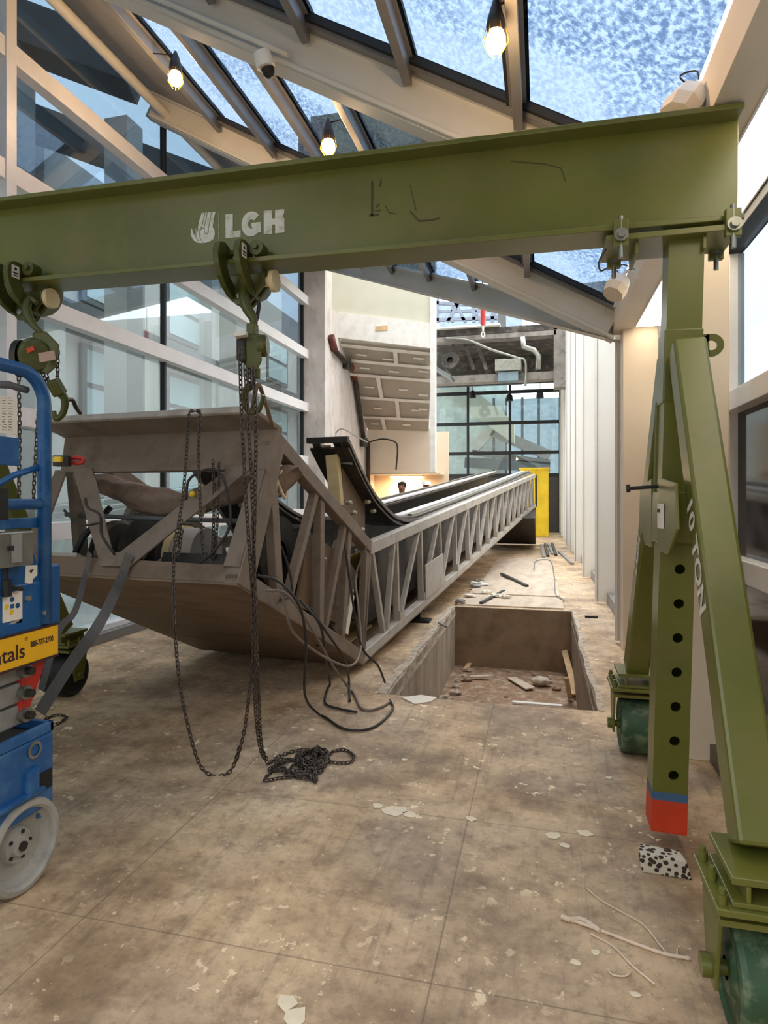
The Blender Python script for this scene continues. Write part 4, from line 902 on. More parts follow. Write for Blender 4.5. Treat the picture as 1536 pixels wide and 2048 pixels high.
        MB().cyl((bx - .15, by, .161), (bx + .15, by, .161), .02).cyl((bx - .155, by, .161), (bx - .13, by, .161), .032, n=6).build('axle', 'green', wh)
        if right and sg == -1:
            MB().box((bx + .015, by - .165, .31), (bx + .055, by - .135, .39)).build('caster_lock_tab', 'green', gan, bev=.003)
            MB().cyl((bx + .035, by - .165, .31), (bx + .035, by - .165, .275), .010).build('lock_pin', 'green', gan)
            MB().tube([V((bx + .045 + .026 * math.cos(k * .52), by - .175, .245 + .026 * math.sin(k * .52))) for k in range(12)], .0022, 6, closed=True).build('split_ring', 'steel', gan)
    # clamp head below beam
    tz = top
    MB().box((cx - .26, cy - .13, tz - .045), (cx + .26, cy + .13, tz - .02)).box((cx - .14, cy - .1, tz - .10), (cx - .125, cy + .1, tz - .045)).box((cx + .125, cy - .1, tz - .10), (cx + .14, cy + .1, tz - .045)).build('head_plate', 'green', gan, bev=.003)
    for dx in (-.23, .2):
        for dy in (-.14, .115):
            MB().box((cx + dx, cy + dy, tz - .075), (cx + dx + .06, cy + dy + .03, tz + .04)).build('clamp_block', 'green', gan, bev=.004)
            MB().cyl((cx + dx + .03, cy + dy - .03, tz - .03), (cx + dx + .03, cy + dy + .04, tz - .03), .018, n=6).cyl((cx + dx + .03, cy + dy - .015, tz - .03), (cx + dx + .03, cy + dy - .01, tz - .03), .028).cyl((cx + dx + .03, cy + dy + .01, tz - .12), (cx + dx + .03, cy + dy + .01, tz + .055), .011, n=8).build('clamp_bolt', 'steel', gan)
gframe(.53, GY, 1, True)
gframe(-3.50, GY + .08, 1, False)
# sagging chain stub at clamp
MB().tube(smooth([V((.27, GY - .14, 2.55)), V((.24, GY - .16, 2.49)), V((.245, GY - .17, 2.45)), V((.27, GY - .16, 2.46))], 5), .004).build('wire_loop', 'cable', gan)

# ---- beam trolleys
def trolley(cx, lab):
    zf = beam_z(cx)
    t = thing('beam_clamp', (cx, GY, zf), lab, 'beam clamp')
    for sy in (-1, 1):
        for dx in (-.065, .045):
            pr = [(.135, .135), (.155, .165), (.16, .11), (.155, .05), (.145, 0), (.12, -.06), (.06, -.12), (.0, -.135), (.0, -.09), (.06, -.06), (.10, -.02), (.115, .0), (.115, .03), (.05, .03), (.04, .06), (.04, .11), (.055, .15), (.09, .175), (.125, .178), (.15, .165)]
            pr = [(.205, .02), (.20, .05), (.185, .075), (.16, .09), (.13, .096), (.10, .09), (.07, .075), (.05, .055), (.05, .028), (.112, .028), (.112, -.008), (.08, -.06), (.03, -.09), (0, -.095), (0, -.16), (.06, -.15), (.12, -.12), (.165, -.08), (.195, -.03)]
            MB().prism([(cx + dx, GY + sy * y, zf + z) for y, z in pr], (.03, 0, 0)).build('jaw', 'green_hoist', t, bev=.004)
        MB().cyl((cx - .05, GY + sy * .075, zf + .06), (cx + .15, GY + sy * .075, zf + .06), .016).build('cross_bar', 'green_hoist', t)
        MB().cyl((cx + .12, GY + sy * .05, zf + .062), (cx + .12, GY + sy * .115, zf + .062), .037).cyl((cx + .12, GY + sy * .11, zf + .065), (cx + .12, GY + sy * .13, zf + .065), .014, n=6).build('roller', 'green_hoist', t)
    MB().cyl((cx - .01, GY - .26, zf - .07), (cx - .01, GY + .2, zf - .07), .017).cyl((cx - .01, GY - .285, zf - .07), (cx - .01, GY - .26, zf - .07), .05, n=10).build('screw_spindle', 'green_hoist', t) if False else None
    MB().prism([(cx - .10, GY - .03, zf - .03), (cx + .13, GY - .03, zf - .03), (cx + .13, GY - .03, zf - .09), (cx + .04, GY - .03, zf - .185), (cx - .03, GY - .03, zf - .185), (cx - .10, GY - .03, zf - .10)], (0, .02, 0)).build('hanger_plate', 'green_hoist', t, bev=.004)
    MB().prism([(cx - .10, GY + .02, zf - .03), (cx + .13, GY + .02, zf - .03), (cx + .13, GY + .02, zf - .09), (cx + .04, GY + .02, zf - .185), (cx - .03, GY + .02, zf - .185), (cx - .10, GY + .02, zf - .10)], (0, .02, 0)).build('hanger_plate', 'green_hoist', t, bev=.004)
    MB().cyl((cx + .09, GY, zf - .07), (cx + .175, GY, zf - .07), .026).cyl((cx + .155, GY, zf - .07), (cx + .18, GY, zf - .07), .055).build('spindle_knob', 'ivory', t)
    MB().cyl((cx, GY - .05, zf - .145), (cx, GY + .05, zf - .145), .016).build('hanger_pin', 'steel', t)
    lb = MB().box((cx + .0752, GY - .175, zf + .002), (cx + .0768, GY - .125, zf + .068)).build('rating_label', 'paper', t)
    MB().box((cx + .0768, GY - .165, zf + .012), (cx + .0775, GY - .135, zf + .018)).build('print', 'ink', lb)
    MB().box((cx + .0768, GY - .168, zf + .024), (cx + .0775, GY - .132, zf + .032)).build('print', 'ink', lb)
    MB().cyl((cx + .0768, GY - .15, zf + .05), (cx + .0775, GY - .15, zf + .05), .009).build('print', 'ink', lb)
    return t
CR_ = at_y(488, 560, GY).x; CL_ = at_y(52, 560, GY).x
trolley(CR_, 'green beam clamp on the gantry beam beneath the white lettering')
trolley(CL_, 'green beam clamp at the left end of the gantry beam')

def hookpath(top, s=1.0, ax=V((1, 0, 0)), flip=1):
    pts = []
    for k in range(13):
        a = math.radians(110 - k * 25); pts.append(top + ax * flip * (.04 * math.cos(a)) * s + V((0, 0, -.09 * s + .045 * math.sin(a) * s)))
    return [top] + pts
# ---- right hoist
hb = at_d(503, 696, 3.12)
hr = thing('chain_hoist', at_d(500, 760, 3.12), 'green chain hoist hanging upright between the beam clamp and the truss header', 'chain hoist')
MB().tube(smooth([at_d(*q) for q in ((508, 590, 3.16), (497, 572, 3.16), (488, 588, 3.14), (493, 614, 3.12), (506, 636, 3.12), (508, 655, 3.12))], 5), lambda u: .016 + .012 * math.sin(u * math.pi), 10).build('top_hook', 'green_hoist', hr)
MB().tube(smooth([at_d(*q) for q in ((516, 600, 3.15), (518, 612, 3.15), (513, 640, 3.13))], 4), .010, 8).build('hook_latch', 'dark', hr)
MB().bar(at_d(505, 648, 3.12), at_d(505, 672, 3.12), .045, .05, (0, 1, 0)).build('hook_swivel', 'green_hoist', hr, bev=.005)
body = MB().prism([at_d(490, 668, 3.08), at_d(522, 668, 3.08), at_d(524, 722, 3.08), at_d(514, 742, 3.08), at_d(492, 735, 3.08)], ray(500, 700).normalized() * .09).build('hoist_body', 'green_hoist', hr, bev=.006)
MB().box(at_d(471, 722, 3.08), at_d(492, 672, 3.08) + V((0, .12, 0))).build('hand_wheel_cover', 'dark', hr, bev=.012)
MB().bar(at_d(471, 671, 3.05), at_d(494, 667, 3.05), .05, .022, (0, 0, 1)).build('white_label', 'paper', hr)
MB().lathe(at_d(518, 692, 3.12), (1, .2, 0), [(0, .055), (.035, .055), (.045, .045), (.045, 0)]).build('gear_cover', 'green_hoist', hr)
MB().cyl(at_d(512, 738, 3.12), at_d(512, 756, 3.12), .022).build('chain_stop', 'green_hoist', hr)
tz = T(SL + .12, 1.06, .17)
MB().tube(smooth([at_d(505, 770, 3.25), at_d(492, 780, 3.28), at_d(488, 800, 3.32), at_d(497, 822, 3.36), at_d(515, 822, 3.36), at_d(524, 806, 3.34), at_d(527, 790, 3.32)], 5), lambda u: .022 * (1 - .5 * u), 10).build('bottom_hook', 'green_hoist', hr)
ld = MB()
ld.chain([at_d(498, 680, 3.10), at_d(499, 760, 3.18), at_d(503, 775, 3.24)])
ld.chain([at_d(511, 700, 3.10), at_d(510, 752, 3.18), at_d(506, 778, 3.24)])
ld.build('load_chain', 'chain', hr)
def P3(pts): return smooth([at_d(*p) for p in pts], 8)
hand = MB()
hand.chain(P3([(480, 700, 3.04), (483, 820, 3.06), (492, 1000, 3.08), (506, 1200, 3.16), (508, 1290, 3.22), (497, 1400, 3.28), (487, 1470, 3.33), (470, 1530, 3.36)]))
hand.chain(P3([(490, 730, 3.04), (497, 850, 3.05), (505, 1000, 3.08), (512, 1250, 3.16), (518, 1400, 3.3), (523, 1490, 3.42), (536, 1524, 3.50)]))
hand.chain(P3([(506, 735, 3.05), (512, 850, 3.06), (510, 1000, 3.09), (506, 1200, 3.16), (510, 1400, 3.29), (520, 1495, 3.42), (538, 1530, 3.49)]))
hand.build('hanging_chain', 'chain', hr)
random.seed(21)
pile = MB()
def pilepts(n, cx_, cy_, rx, ry, zmax):
    out = []; a = random.random() * 6
    for k in range(n):
        a += random.uniform(.5, 1.3); rr = random.uniform(.35, 1)
        p = at_z(cx_ + rx * rr * math.cos(a), cy_ + ry * rr * math.sin(a), .01); p.z = .008 + random.random() * zmax * (1.1 - rr); out.append(p)
    return smooth(out, 6)
pile.chain(pilepts(34, 625, 1520, 38, 22, .06)); pile.chain(pilepts(30, 585, 1535, 48, 20, .04)); pile.chain(pilepts(24, 640, 1515, 22, 14, .08)); pile.chain(pilepts(14, 610, 1540, 45, 18, .02))
fl_ = lambda q: smooth([at_z(x, y, .01) for x, y in q], 6)
pile.chain(fl_([(655, 1512), (668, 1502), (690, 1500), (706, 1510), (706, 1520), (690, 1526), (664, 1524), (656, 1518)]))
pile.chain(fl_([(545, 1540), (530, 1560), (560, 1556), (610, 1552), (632, 1564), (628, 1545), (612, 1538)])); pile.chain(fl_([(536, 1528), (560, 1512), (600, 1500), (640, 1502)]))
pile.build('slack_chain_pile', 'chain', hr)
# ---- draped chain over the header, its loop down to the floor
dr = thing('draped_chain', at_z(430, 1555, 0), 'dark steel chain draped over the truss header and looping down to the floor', 'chain')
a = MB(); a.chain(P3([(388, 822, 3.7), (379, 826, 3.62), (375, 870, 3.60), (369, 960, 3.56), (360, 1030, 3.5), (350, 1085, 3.45), (347, 1140, 3.42), (350, 1260, 3.36), (360, 1370, 3.34), (378, 1460, 3.33), (400, 1530, 3.34), (430, 1552, 3.36), (462, 1540, 3.36), (480, 1492, 3.34)])); a.build('front_strand', 'chain', dr)
a = MB(); a.chain(P3([(392, 822, 3.7), (400, 828, 3.62), (397, 900, 3.60), (400, 985, 3.56), (402, 1050, 3.54), (408, 1120, 3.56)])); a.build('short_strand', 'chain', dr)
a = MB(); a.chain(P3([(363, 1040, 3.5), (355, 1080, 3.5), (349, 1100, 3.5), (356, 1110, 3.5), (364, 1060, 3.5)])); a.build('twisted_strand', 'chain', dr)
dn = thing('inner_chain', at_d(430, 1120, 3.8), 'pair of dark chains hanging inside the truss end behind the right strut', 'chain')
a = MB(); a.chain(P3([(426, 920, 3.8), (428, 1020, 3.8), (424, 1120, 3.82)])).chain(P3([(438, 925, 3.8), (436, 1020, 3.8), (428, 1130, 3.82)])); a.build('strand', 'chain', dn)
# ---- left hoist, tilted
hl = thing('chain_hoist', at_d(80, 760, 3.4), 'tilted green chain hoist at the left above the blue lift guardrail', 'chain hoist')
MB().tube(smooth([at_d(*q) for q in ((74, 606, 3.44), (60, 598, 3.44), (53, 618, 3.42), (64, 646, 3.4), (85, 668, 3.4))], 5), lambda u: .014 + .010 * math.sin(u * math.pi), 10).build('top_hook', 'green_hoist', hl)
c = at_d(72, 712, 3.38); vd = ray(72, 712).normalized()
MB().lathe(c - vd * .06, vd, [(0, .0), (0, .07), (.015, .085), (.10, .10), (.15, .09), (.15, 0)]).build('hoist_body', 'green_hoist', hl)
MB().prism([at_d(66, 664, 3.36), at_d(92, 662, 3.36), at_d(120, 690, 3.36), at_d(112, 735, 3.36), at_d(94, 750, 3.36), at_d(60, 725, 3.36)], vd * .08).build('gear_case', 'green_hoist', hl, bev=.01)
MB().lathe(at_d(48, 718, 3.4), (-.9, -.3, 0), [(0, .10), (.03, .10), (.04, .08), (.04, 0)]).build('hand_wheel_cover', 'dark', hl)
MB().bar(at_d(78, 716, 3.30), at_d(110, 710, 3.30), .004, .05, (0, 0, 1)).build('name_plate', mat('worn_nameplate', (186, 150, 130), .6), hl, bev=.001)
MB().bar(at_d(54, 702, 3.30), at_d(68, 696, 3.30), .004, .025, (0, 0, 1)).build('orange_sticker', 'orange', hl)
MB().bar(at_d(104, 760, 3.38), at_d(122, 790, 3.42), .07, .05, (0, 1, 0)).build('lower_block', 'green_hoist', hl, bev=.01)
MB().tube(smooth([at_d(*q) for q in ((120, 785, 3.42), (130, 800, 3.44), (126, 826, 3.46), (112, 838, 3.46), (108, 822, 3.46))], 5), lambda u: .024 * (1 - .5 * u), 10).build('bottom_hook', 'green_hoist', hl)
a = MB(); a.chain(P3([(116, 700, 3.42), (115, 750, 3.42), (114, 780, 3.42)])).chain(P3([(84, 745, 3.4), (95, 765, 3.4), (108, 775, 3.4)])).chain(P3([(92, 748, 3.4), (100, 770, 3.4)])); a.build('load_chain', 'chain', hl)
a = MB(); a.chain(P3([(37, 735, 3.4), (39, 850, 3.42), (38, 960, 3.44), (38, 1020, 3.46)])).chain(P3([(48, 740, 3.4), (76, 790, 3.42), (73, 880, 3.44), (68, 970, 3.46), (67, 1010, 3.48)])); a.build('hand_chain', 'chain', hl)
MB().tube(smooth([at_d(*q) for q in ((132, 800, 3.5), (145, 800, 3.55), (152, 815, 3.6), (160, 826, 3.7))], 5), .012, 8).build('wire_sling', 'chain', label='short wire sling at the left top corner of the truss header', cat='sling')
MB().tube(smooth([at_d(*q) for q in ((505, 818, 3.42), (515, 770, 3.36), (526, 790, 3.5), (546, 855, 3.75))], 5), .012, 8).build('lifting_strap', 'pan', label='short brown lifting strap from the hook to the header corner', cat='strap')
MB().chain(fl_([(86, 1440), (112, 1430), (132, 1434), (118, 1446), (100, 1452)])).build('floor_chain', 'chain', label='short loop of dark chain on the floor beside the blue lift', cat='chain')

# ================================================================ SCISSOR LIFT
lift = thing('scissor_lift', (-2.3, 1.2, 0), 'blue scissor lift with grey wheels parked at the left edge of the hall', 'scissor lift')
SX = -1.90; SYE = 2.118; SY0 = .25
LW = .74
ch = MB().box((SX - LW, SY0, .27), (SX, SYE, .56)).build('chassis', 'blue', lift, bev=.012)
MB().box((SX - LW, SY0, .56), (SX - LW + .02, SYE, .60)).box((SX - .02, SY0, .56), (SX, SYE, .60)).box((SX - LW, SYE - .02, .56), (SX, SYE, .60)).build('chassis_rim', 'blue', lift, bev=.004)
MB().box((SX - LW + .03, SY0, .555), (SX - .03, SYE - .03, .565)).build('chassis_tray', 'black', lift)
MB().box((SX - .30, SYE - .05, .22), (SX - .03, SYE + .015, .30)).build('pothole_guard', 'blue', lift, bev=.006)
MB().box((SX - .003, SYE - .11, .345), (SX + .006, SYE - .015, .415)).build('step_slot', 'black', ch)
MB().lathe((SX - .004, SYE - .1, .52), (1, 0, 0), [(.0, .03), (.008, .034), (.008, .022)], 16).build('lug_hole', 'steel', ch)
MB().box((SX - .14, 1.7, .352), (SX + .025, 2.05, .37)).cyl((SX - .0, 2.0, .37), (SX - .0, 2.0, .45), .03).build('steer_yoke', 'blue', lift, bev=.004)
for y in (1.97, .5):
    for x, sg in ((SX - .0, 1), (SX - LW - .0, -1)):
        xx = x + sg * .0
        w_ = MB().lathe((xx - sg * .10, y, .172), (sg, 0, 0), [(0, .02), (0, .16), (.012, .172), (.10, .172), (.112, .165), (.115, .148), (.105, .138), (.085, .135), (.06, .12), (.055, .07), (.075, .06), (.075, .04), (.09, .035), (.09, 0)], 40).build('wheel', 'tyre', lift)
        for k in range(5):
            a = 2 * math.pi * k / 5; MB().cyl((xx - sg * .03, y + .05 * math.cos(a), .172 + .05 * math.sin(a)), (xx - sg * .018, y + .05 * math.cos(a), .172 + .05 * math.sin(a)), .007, n=6).build('hub_bolt', 'dark', w_)
        MB().cyl((xx - sg * .015, y, .172), (xx + sg * .0, y, .172), .018, n=8).build('hub_cap', 'dark', w_)
# folded scissor arms
for k in range(3):
    z0 = .60 + k * .085
    MB().prism([(SX - .04, SY0, z0 + .0), (SX - .04, 2.03, z0 + .025), (SX - .04, 2.03, z0 + .10), (SX - .04, SY0, z0 + .075)], (-.05, 0, 0)).build('scissor_arm', 'grey', lift, bev=.006)
    p = MB().cyl((SX - .06, 2.0, z0 + .06), (SX - .015, 2.0, z0 + .06), .028, n=16).build('pivot_boss', 'steel', lift)
    MB().cyl((SX - .015, 2.0, z0 + .06), (SX + .01, 2.0, z0 + .06), .017, n=6).build('pivot_nut', 'dark', p)
    MB().cyl((SX - .045, 1.87, z0 + .05), (SX - .035, 1.87, z0 + .05), .012, n=12).build('pin_hole', 'black', lift)
MB().prism([(SX - .03, 2.0, .86), (SX - .03, 2.12, .90), (SX - .03, 2.10, .82), (SX - .03, 2.02, .66), (SX - .03, 1.98, .66)], (-.04, 0, 0)).build('red_safety_arm', 'red', lift, bev=.003)
# platform
pf = MB().box((SX - LW, SY0, .99), (SX, SYE, 1.03)).box((SX - .03, SY0, .94), (SX + .004, SYE, 1.17)).box((SX - LW, SY0, .9), (SX - LW + .03, SYE, 1.17)).box((SX - LW, SYE - .03, .98), (SX, SYE, 1.17)).build('platform', 'blue', lift, bev=.006)
yp = MB().box((SX - .0, SY0, .865), (SX + .012, SYE + .01, .985)).build('yellow_sign_plate', 'ylw', lift, bev=.003)
tt = MB(); text_mesh(tt, 'ntals', .078, (SX + .0125, 1.815, .895), (0, 1, 0), (0, 0, 1), .0006, .001)
tt.build('lettering', 'ink', yp)
tt = MB(); text_mesh(tt, '888-777-2700', .03, (SX + .0125, 1.985, .925), (0, 1, 0), (0, 0, 1), .0006, .001)
for v in tt.v: v.y = 1.985 + (v.y - 1.985) * .68
text_mesh(tt, '®', .02, (SX + .0125, 1.958, .955), (0, 1, 0), (0, 0, 1), .0006)
tt.build('phone_number', 'ink', yp)
MB().box((SX + .0, SY0, .858), (SX + .014, SYE + .012, .866)).box((SX + .0, SY0, .984), (SX + .014, SYE + .012, .992)).build('sign_edge', 'ink', yp)
def ly(px, x=SX): return at_x(px, 1000, x).y
def lz(px, py, x=SX): return at_x(px, py, x).z
# guardrails: rounded square tube
def rail(pts, name='guardrail', w=.042):
    mb = MB(); P = smooth([V(p) for p in pts], 1) if False else [V(p) for p in pts]
    mb.tube(P, w / 2.4, 8, flat=(1, 0, 0)); return mb.build(name, 'blue', lift)
ye = SYE - .05; zt = 1.98
cor = [V((SX - .0, ye - .12 + .12 * math.sin(a), zt - .12 + .12 * math.cos(a))) for a in [math.radians(q) for q in range(0, 91, 15)]]
rail([V((SX, SY0, zt))] + cor + [V((SX, ye, 1.0))], 'guardrail', .06)
rail([V((SX - LW, SY0, zt))] + [c_ - V((LW, 0, 0)) for c_ in cor] + [V((SX - LW, ye, 1.0))])
rail([V((SX - LW, ye, zt - .16)), V((SX, ye, zt - .16))]); rail([V((SX - LW, ye, 1.46)), V((SX, ye, 1.46))])
rail([V((SX, SY0, 1.48)), V((SX, ye, 1.47))], 'mid_rail', .05); rail([V((SX - .05, SY0, 1.525)), V((SX - .05, 1.86, 1.525)), V((SX - .03, 1.95, 1.58)), V((SX - .01, ye, 1.62))], 'gate_rail', .03)
def sbox(mb, x0, y0, x1, y1, x, dx):
    a, b = at_x(x0, y0, x), at_x(x1, y1, x); return mb.box((x, min(a.y, b.y), min(a.z, b.z)), (x + dx, max(a.y, b.y), max(a.z, b.z)))
def spoly(mb, pts, x, dx): return mb.prism([at_x(px, py, x) for px, py in pts], (dx, 0, 0))
spoly(MB(), [(0, 1252), (0, 1140), (-30, 1068), (56, 1068), (62, 1080), (84, 1160), (84, 1240)], SX, -.02).build('corner_gusset', 'blue', lift, bev=.004)
sbox(MB(), 84, 1130, 111, 1248, SX - .02, .026).build('post_socket', 'blue', lift, bev=.008)
sbox(MB(), -40, 868, 34, 932, SX - .02, .012).build('blue_card', 'blue', lift, bev=.003)
sbox(MB(), -60, 1040, 82, 1054, SX - .03, .02).build('mid_plate', 'blue', lift, bev=.003)
ml = sbox(MB(), -30, 786, 32, 870, SX - .015, .006).build('manual_sheet', 'paper', lift)
pr = MB()
for k in range(13):
    for c_ in range(3): sbox(pr, c_ * 12 - 8, 795 + k * 5.3, c_ * 12 - 8 + random.uniform(6, 10), 797 + k * 5.3, SX - .0088, .0006)
pr.build('print', 'ink', ml)
MB().tube([at_x(-20, 768, SX - .03), at_x(20, 770, SX - .03), at_x(38, 776, SX - .03), at_x(54, 780, SX - .03)], .014, 8).build('clip_bar', 'facdark', lift)
cb = sbox(MB(), -40, 1066, 44, 1128, SX, .055).build('control_box', 'steel', lift, bev=.006)
sbox(MB(), 22, 1070, 43, 1124, SX + .055, .004).build('box_lid', 'grey', cb, bev=.002); sbox(MB(), 18, 1092, 27, 1101, SX + .059, .003).build('latch', 'black', cb)
spoly(MB(), [(51, 1131), (74, 1130), (74, 1150), (65, 1158), (64, 1168), (49, 1166)], SX + .001, .002).build('hand_sticker', 'paper', lift)
spoly(MB(), [(58, 1141), (68, 1138), (62, 1147)], SX + .003, .001).build('print', 'ink', lift)
s_ = sbox(MB(), 4, 1187, 43, 1237, SX + .002, .004).build('safety_sticker', 'paper', lift)
hx = MB(); hy = MB()
def hexa(mb, px, py, r=.011):
    q = at_x(px, py, SX + .006); mb.prism([q + V((0, r * math.cos(k * math.pi / 3 + .5), r * math.sin(k * math.pi / 3 + .5))) for k in range(6)], (.001, 0, 0))
hexa(hx, 24, 1199); hexa(hx, 35, 1211); hexa(hy, 13, 1214); hexa(hy, 23, 1224)
sbox(hx, 20, 1209, 28, 1216, SX + .006, .001); hx.build('blue_hexagons', 'blue', s_); hy.build('yellow_hexagons', 'brass', s_)
spoly(MB(), [(16, 1249), (42, 1232), (43, 1245)], SX + .002, .002).build('torn_sticker', 'paper', lift)
for px, py in ((51, 1196), (84, 1225)): q = at_x(px, py, SX); MB().cyl(q, q + V((.02, 0, 0)), .010, n=6).build('bolt', 'zinc', lift)
q = at_x(14, 1160, SX + .02); MB().cyl(q, q - V((0, 0, .06)), .016).build('cable_gland', 'black', lift)
MB().tube(smooth([at_x(*p_, SX + .02) for p_ in ((12, 1130), (14, 1165), (30, 1176), (44, 1178))], 4), .008).build('hose', 'black', lift)
sbox(MB(), -20, 975, 5, 1040, SX + .0, .03).build('black_handle', 'black', lift, bev=.004)

# ================================================================ LAMPS AND CAMERA ON THE ROOF
def bulb(p, s, lab):
    t = thing('string_lamp', p, lab, 'lamp', 'glowing bulbs under the glass roof'); p = V(p)
    MB().lathe(p + V((0, 0, .02)), (0, 0, 1), [(0, .035 * s), (.03, .045 * s), (.06 * s, .04 * s), (.12 * s, .022 * s), (.15 * s, .012)], 16).build('socket', 'cable', t)
    MB().lathe(p - V((0, 0, .07 * s)), (0, 0, 1), [(0, .0), (.008 * s, .03 * s), (.03 * s, .046 * s), (.06 * s, .045 * s), (.10 * s, .03 * s)], 20).build('glowing_bulb', 'bulb', t)
    cg = MB()
    for k in range(6):
        a = k * math.pi / 3; cg.tube([p + V((.045 * s * math.cos(a), .045 * s * math.sin(a), .04)), p + V((.06 * s * math.cos(a), .06 * s * math.sin(a), -.03 * s)), p + V((.02 * s * math.cos(a), .02 * s * math.sin(a), -.09 * s))], .002, 5)
    cg.build('wire_cage', 'brass', t)
    xb = min(BX, key=lambda q: abs(q - p.x)); z = roof_z(xb) - .14
    MB().tube([p + V((0, 0, .14 * s)), V((xb, p.y, max(z, p.z + .16 * s)))], .006, 6).build('cord', 'cable', t)
    L = bpy.data.lights.new('bulb_light', 'POINT'); L.energy = 9 * s; L.color = (1, .66, .36); L.shadow_soft_size = .05
    lo = bpy.data.objects.new('bulb_light', L); COL.objects.link(lo); lo.parent = t; lo.location = (0, 0, -.14 * s)
bulb((-3.32, 5.21, 5.45), 1.35, 'glowing caged bulb at the left, nearest the left glass wall')
bulb((-.20, 2.92, 3.62), 1.0, 'largest glowing caged bulb near the top centre of the glass roof')
bulb((-1.76, 5.07, 4.52), 1.25, 'glowing caged bulb in the middle, just above the gantry beam')
# cctv on rafter at Y=4 with conduit
t = thing('security_camera', at_y(530, 140, 3.84), 'white dome security camera hanging under the nearer roof rafter', 'camera')
c = at_y(530, 128, 3.84)
MB().lathe(c, (.2, .3, -1), [(-.07, .0), (-.07, .055), (.02, .062), (.02, 0)]).build('housing', 'white', t)
MB().lathe(c + V((.01, .02, -.02)), (.2, .3, -1), [(0, .045), (.03, .04), (.055, .02), (.06, 0)]).build('lens_dome', 'black', t)
x0 = -3.6
MB().tube([V((x, 3.86, roof_z(x) - .30)) for x in (-3.4, -2.6, -1.9, -1.62)], .018, 8).build('roof_conduit', 'rafter', label='thin conduit running along the nearer roof rafter to the camera', cat='conduit')
for i, (px, py, Y, s, lab) in enumerate(((1372, 208, 3.02, 1.0, 'larger white boxy spotlight on the right eave above the gantry beam'), (1236, 570, 4.88, 1.0, 'smaller white boxy spotlight on the right eave below the gantry beam'))):
    c = at_y(px, py, Y)
    t = thing('spotlight', c, lab, 'spotlight')
    ax = V((-.35, -.25, -.55)).normalized() if i == 0 else V((-.3, -.3, -.6)).normalized()
    u = V((.6, -.8, 0)).normalized(); v = ax.cross(u).normalized()
    def ring(o, r): return [c + ax * o + (u * math.cos(a) + v * math.sin(a)) * r for a in [2 * math.pi * (k + .5) / 8 for k in range(8)]]
    mb = MB(); R = [ring(-.085, .035), ring(-.05, .075), ring(.03, .085)]
    for a_, b_ in zip(R, R[1:]):
        for k in range(8): mb.poly([a_[k], a_[(k + 1) % 8], b_[(k + 1) % 8], b_[k]])
    mb.poly(R[0]); mb.poly(ring(.03, .085)); mb.build('head', 'white', t)
    mb = MB(); R = [ring(.03, .087), ring(.10, .078)]
    for k in range(8): mb.poly([R[0][k], R[0][(k + 1) % 8], R[1][(k + 1) % 8], R[1][k]])
    mb.poly(R[1]); mb.build('shroud', 'cream', t)
    MB().tube(smooth([c - ax * .08, c - ax * .12 + V((.03, 0, .02)), V((.702, c.y + .05, c.z + .09))], 4), .012, 8).build('bracket_arm', 'white', t)
    MB().cyl((.702, c.y + .05, c.z + .09), (.680, c.y + .05, c.z + .09), .035).build('wall_mount', 'white', t)
    MB().tube(smooth([c - ax * .08 + V((-.02, 0, .03)), c + V((-.02, .02, .14)), c + V((.05, .02, .15)), V((.702, c.y + .1, c.z + .12))], 5), .004, 6).build('flex', 'cable', t)
MB().blob(at_y(1010, 592, 8.6), .045, 8, .05, (.6, 1, 1.3)).build('hanging_bracket', 'white', label='small white bracket on the hip rafter below the gantry beam', cat='bracket')
# ceiling lights for the warm-lit right corner and niche (downlights in the soffit)
def dl(p, e, col, size=.12):
    L = bpy.data.lights.new('soffit_downlight', 'AREA'); L.energy = e; L.color = col; L.size = size
    o = bpy.data.objects.new('soffit_downlight', L); COL.objects.link(o); o.location = p; return o
for y, e in ((5.4, 12),):
    t = thing('downlight', (1.17, y, 3.135), ('round warm downlight in the right soffit beyond the gantry leg' if y > 3 else 'round warm downlight in the right soffit near the camera'), 'light')
    MB().lathe((1.17, y, 3.138), (0, 0, -1), [(0, .035), (.006, .03), (.006, .0)]).build('lens', 'warmtube', t)
    o = dl((0, 0, -.02), e, (1, .74, .5)); o.parent = t
o = dl((-3.2, 15.0, 1.9), 22, (1, .72, .42), .3)
o.name = 'niche_light'; o.parent = bpy.data.objects['strip_light']; o.location = V((-3.2, 15.0, 1.93)) - V((-3.2, 15.2, 1.95))

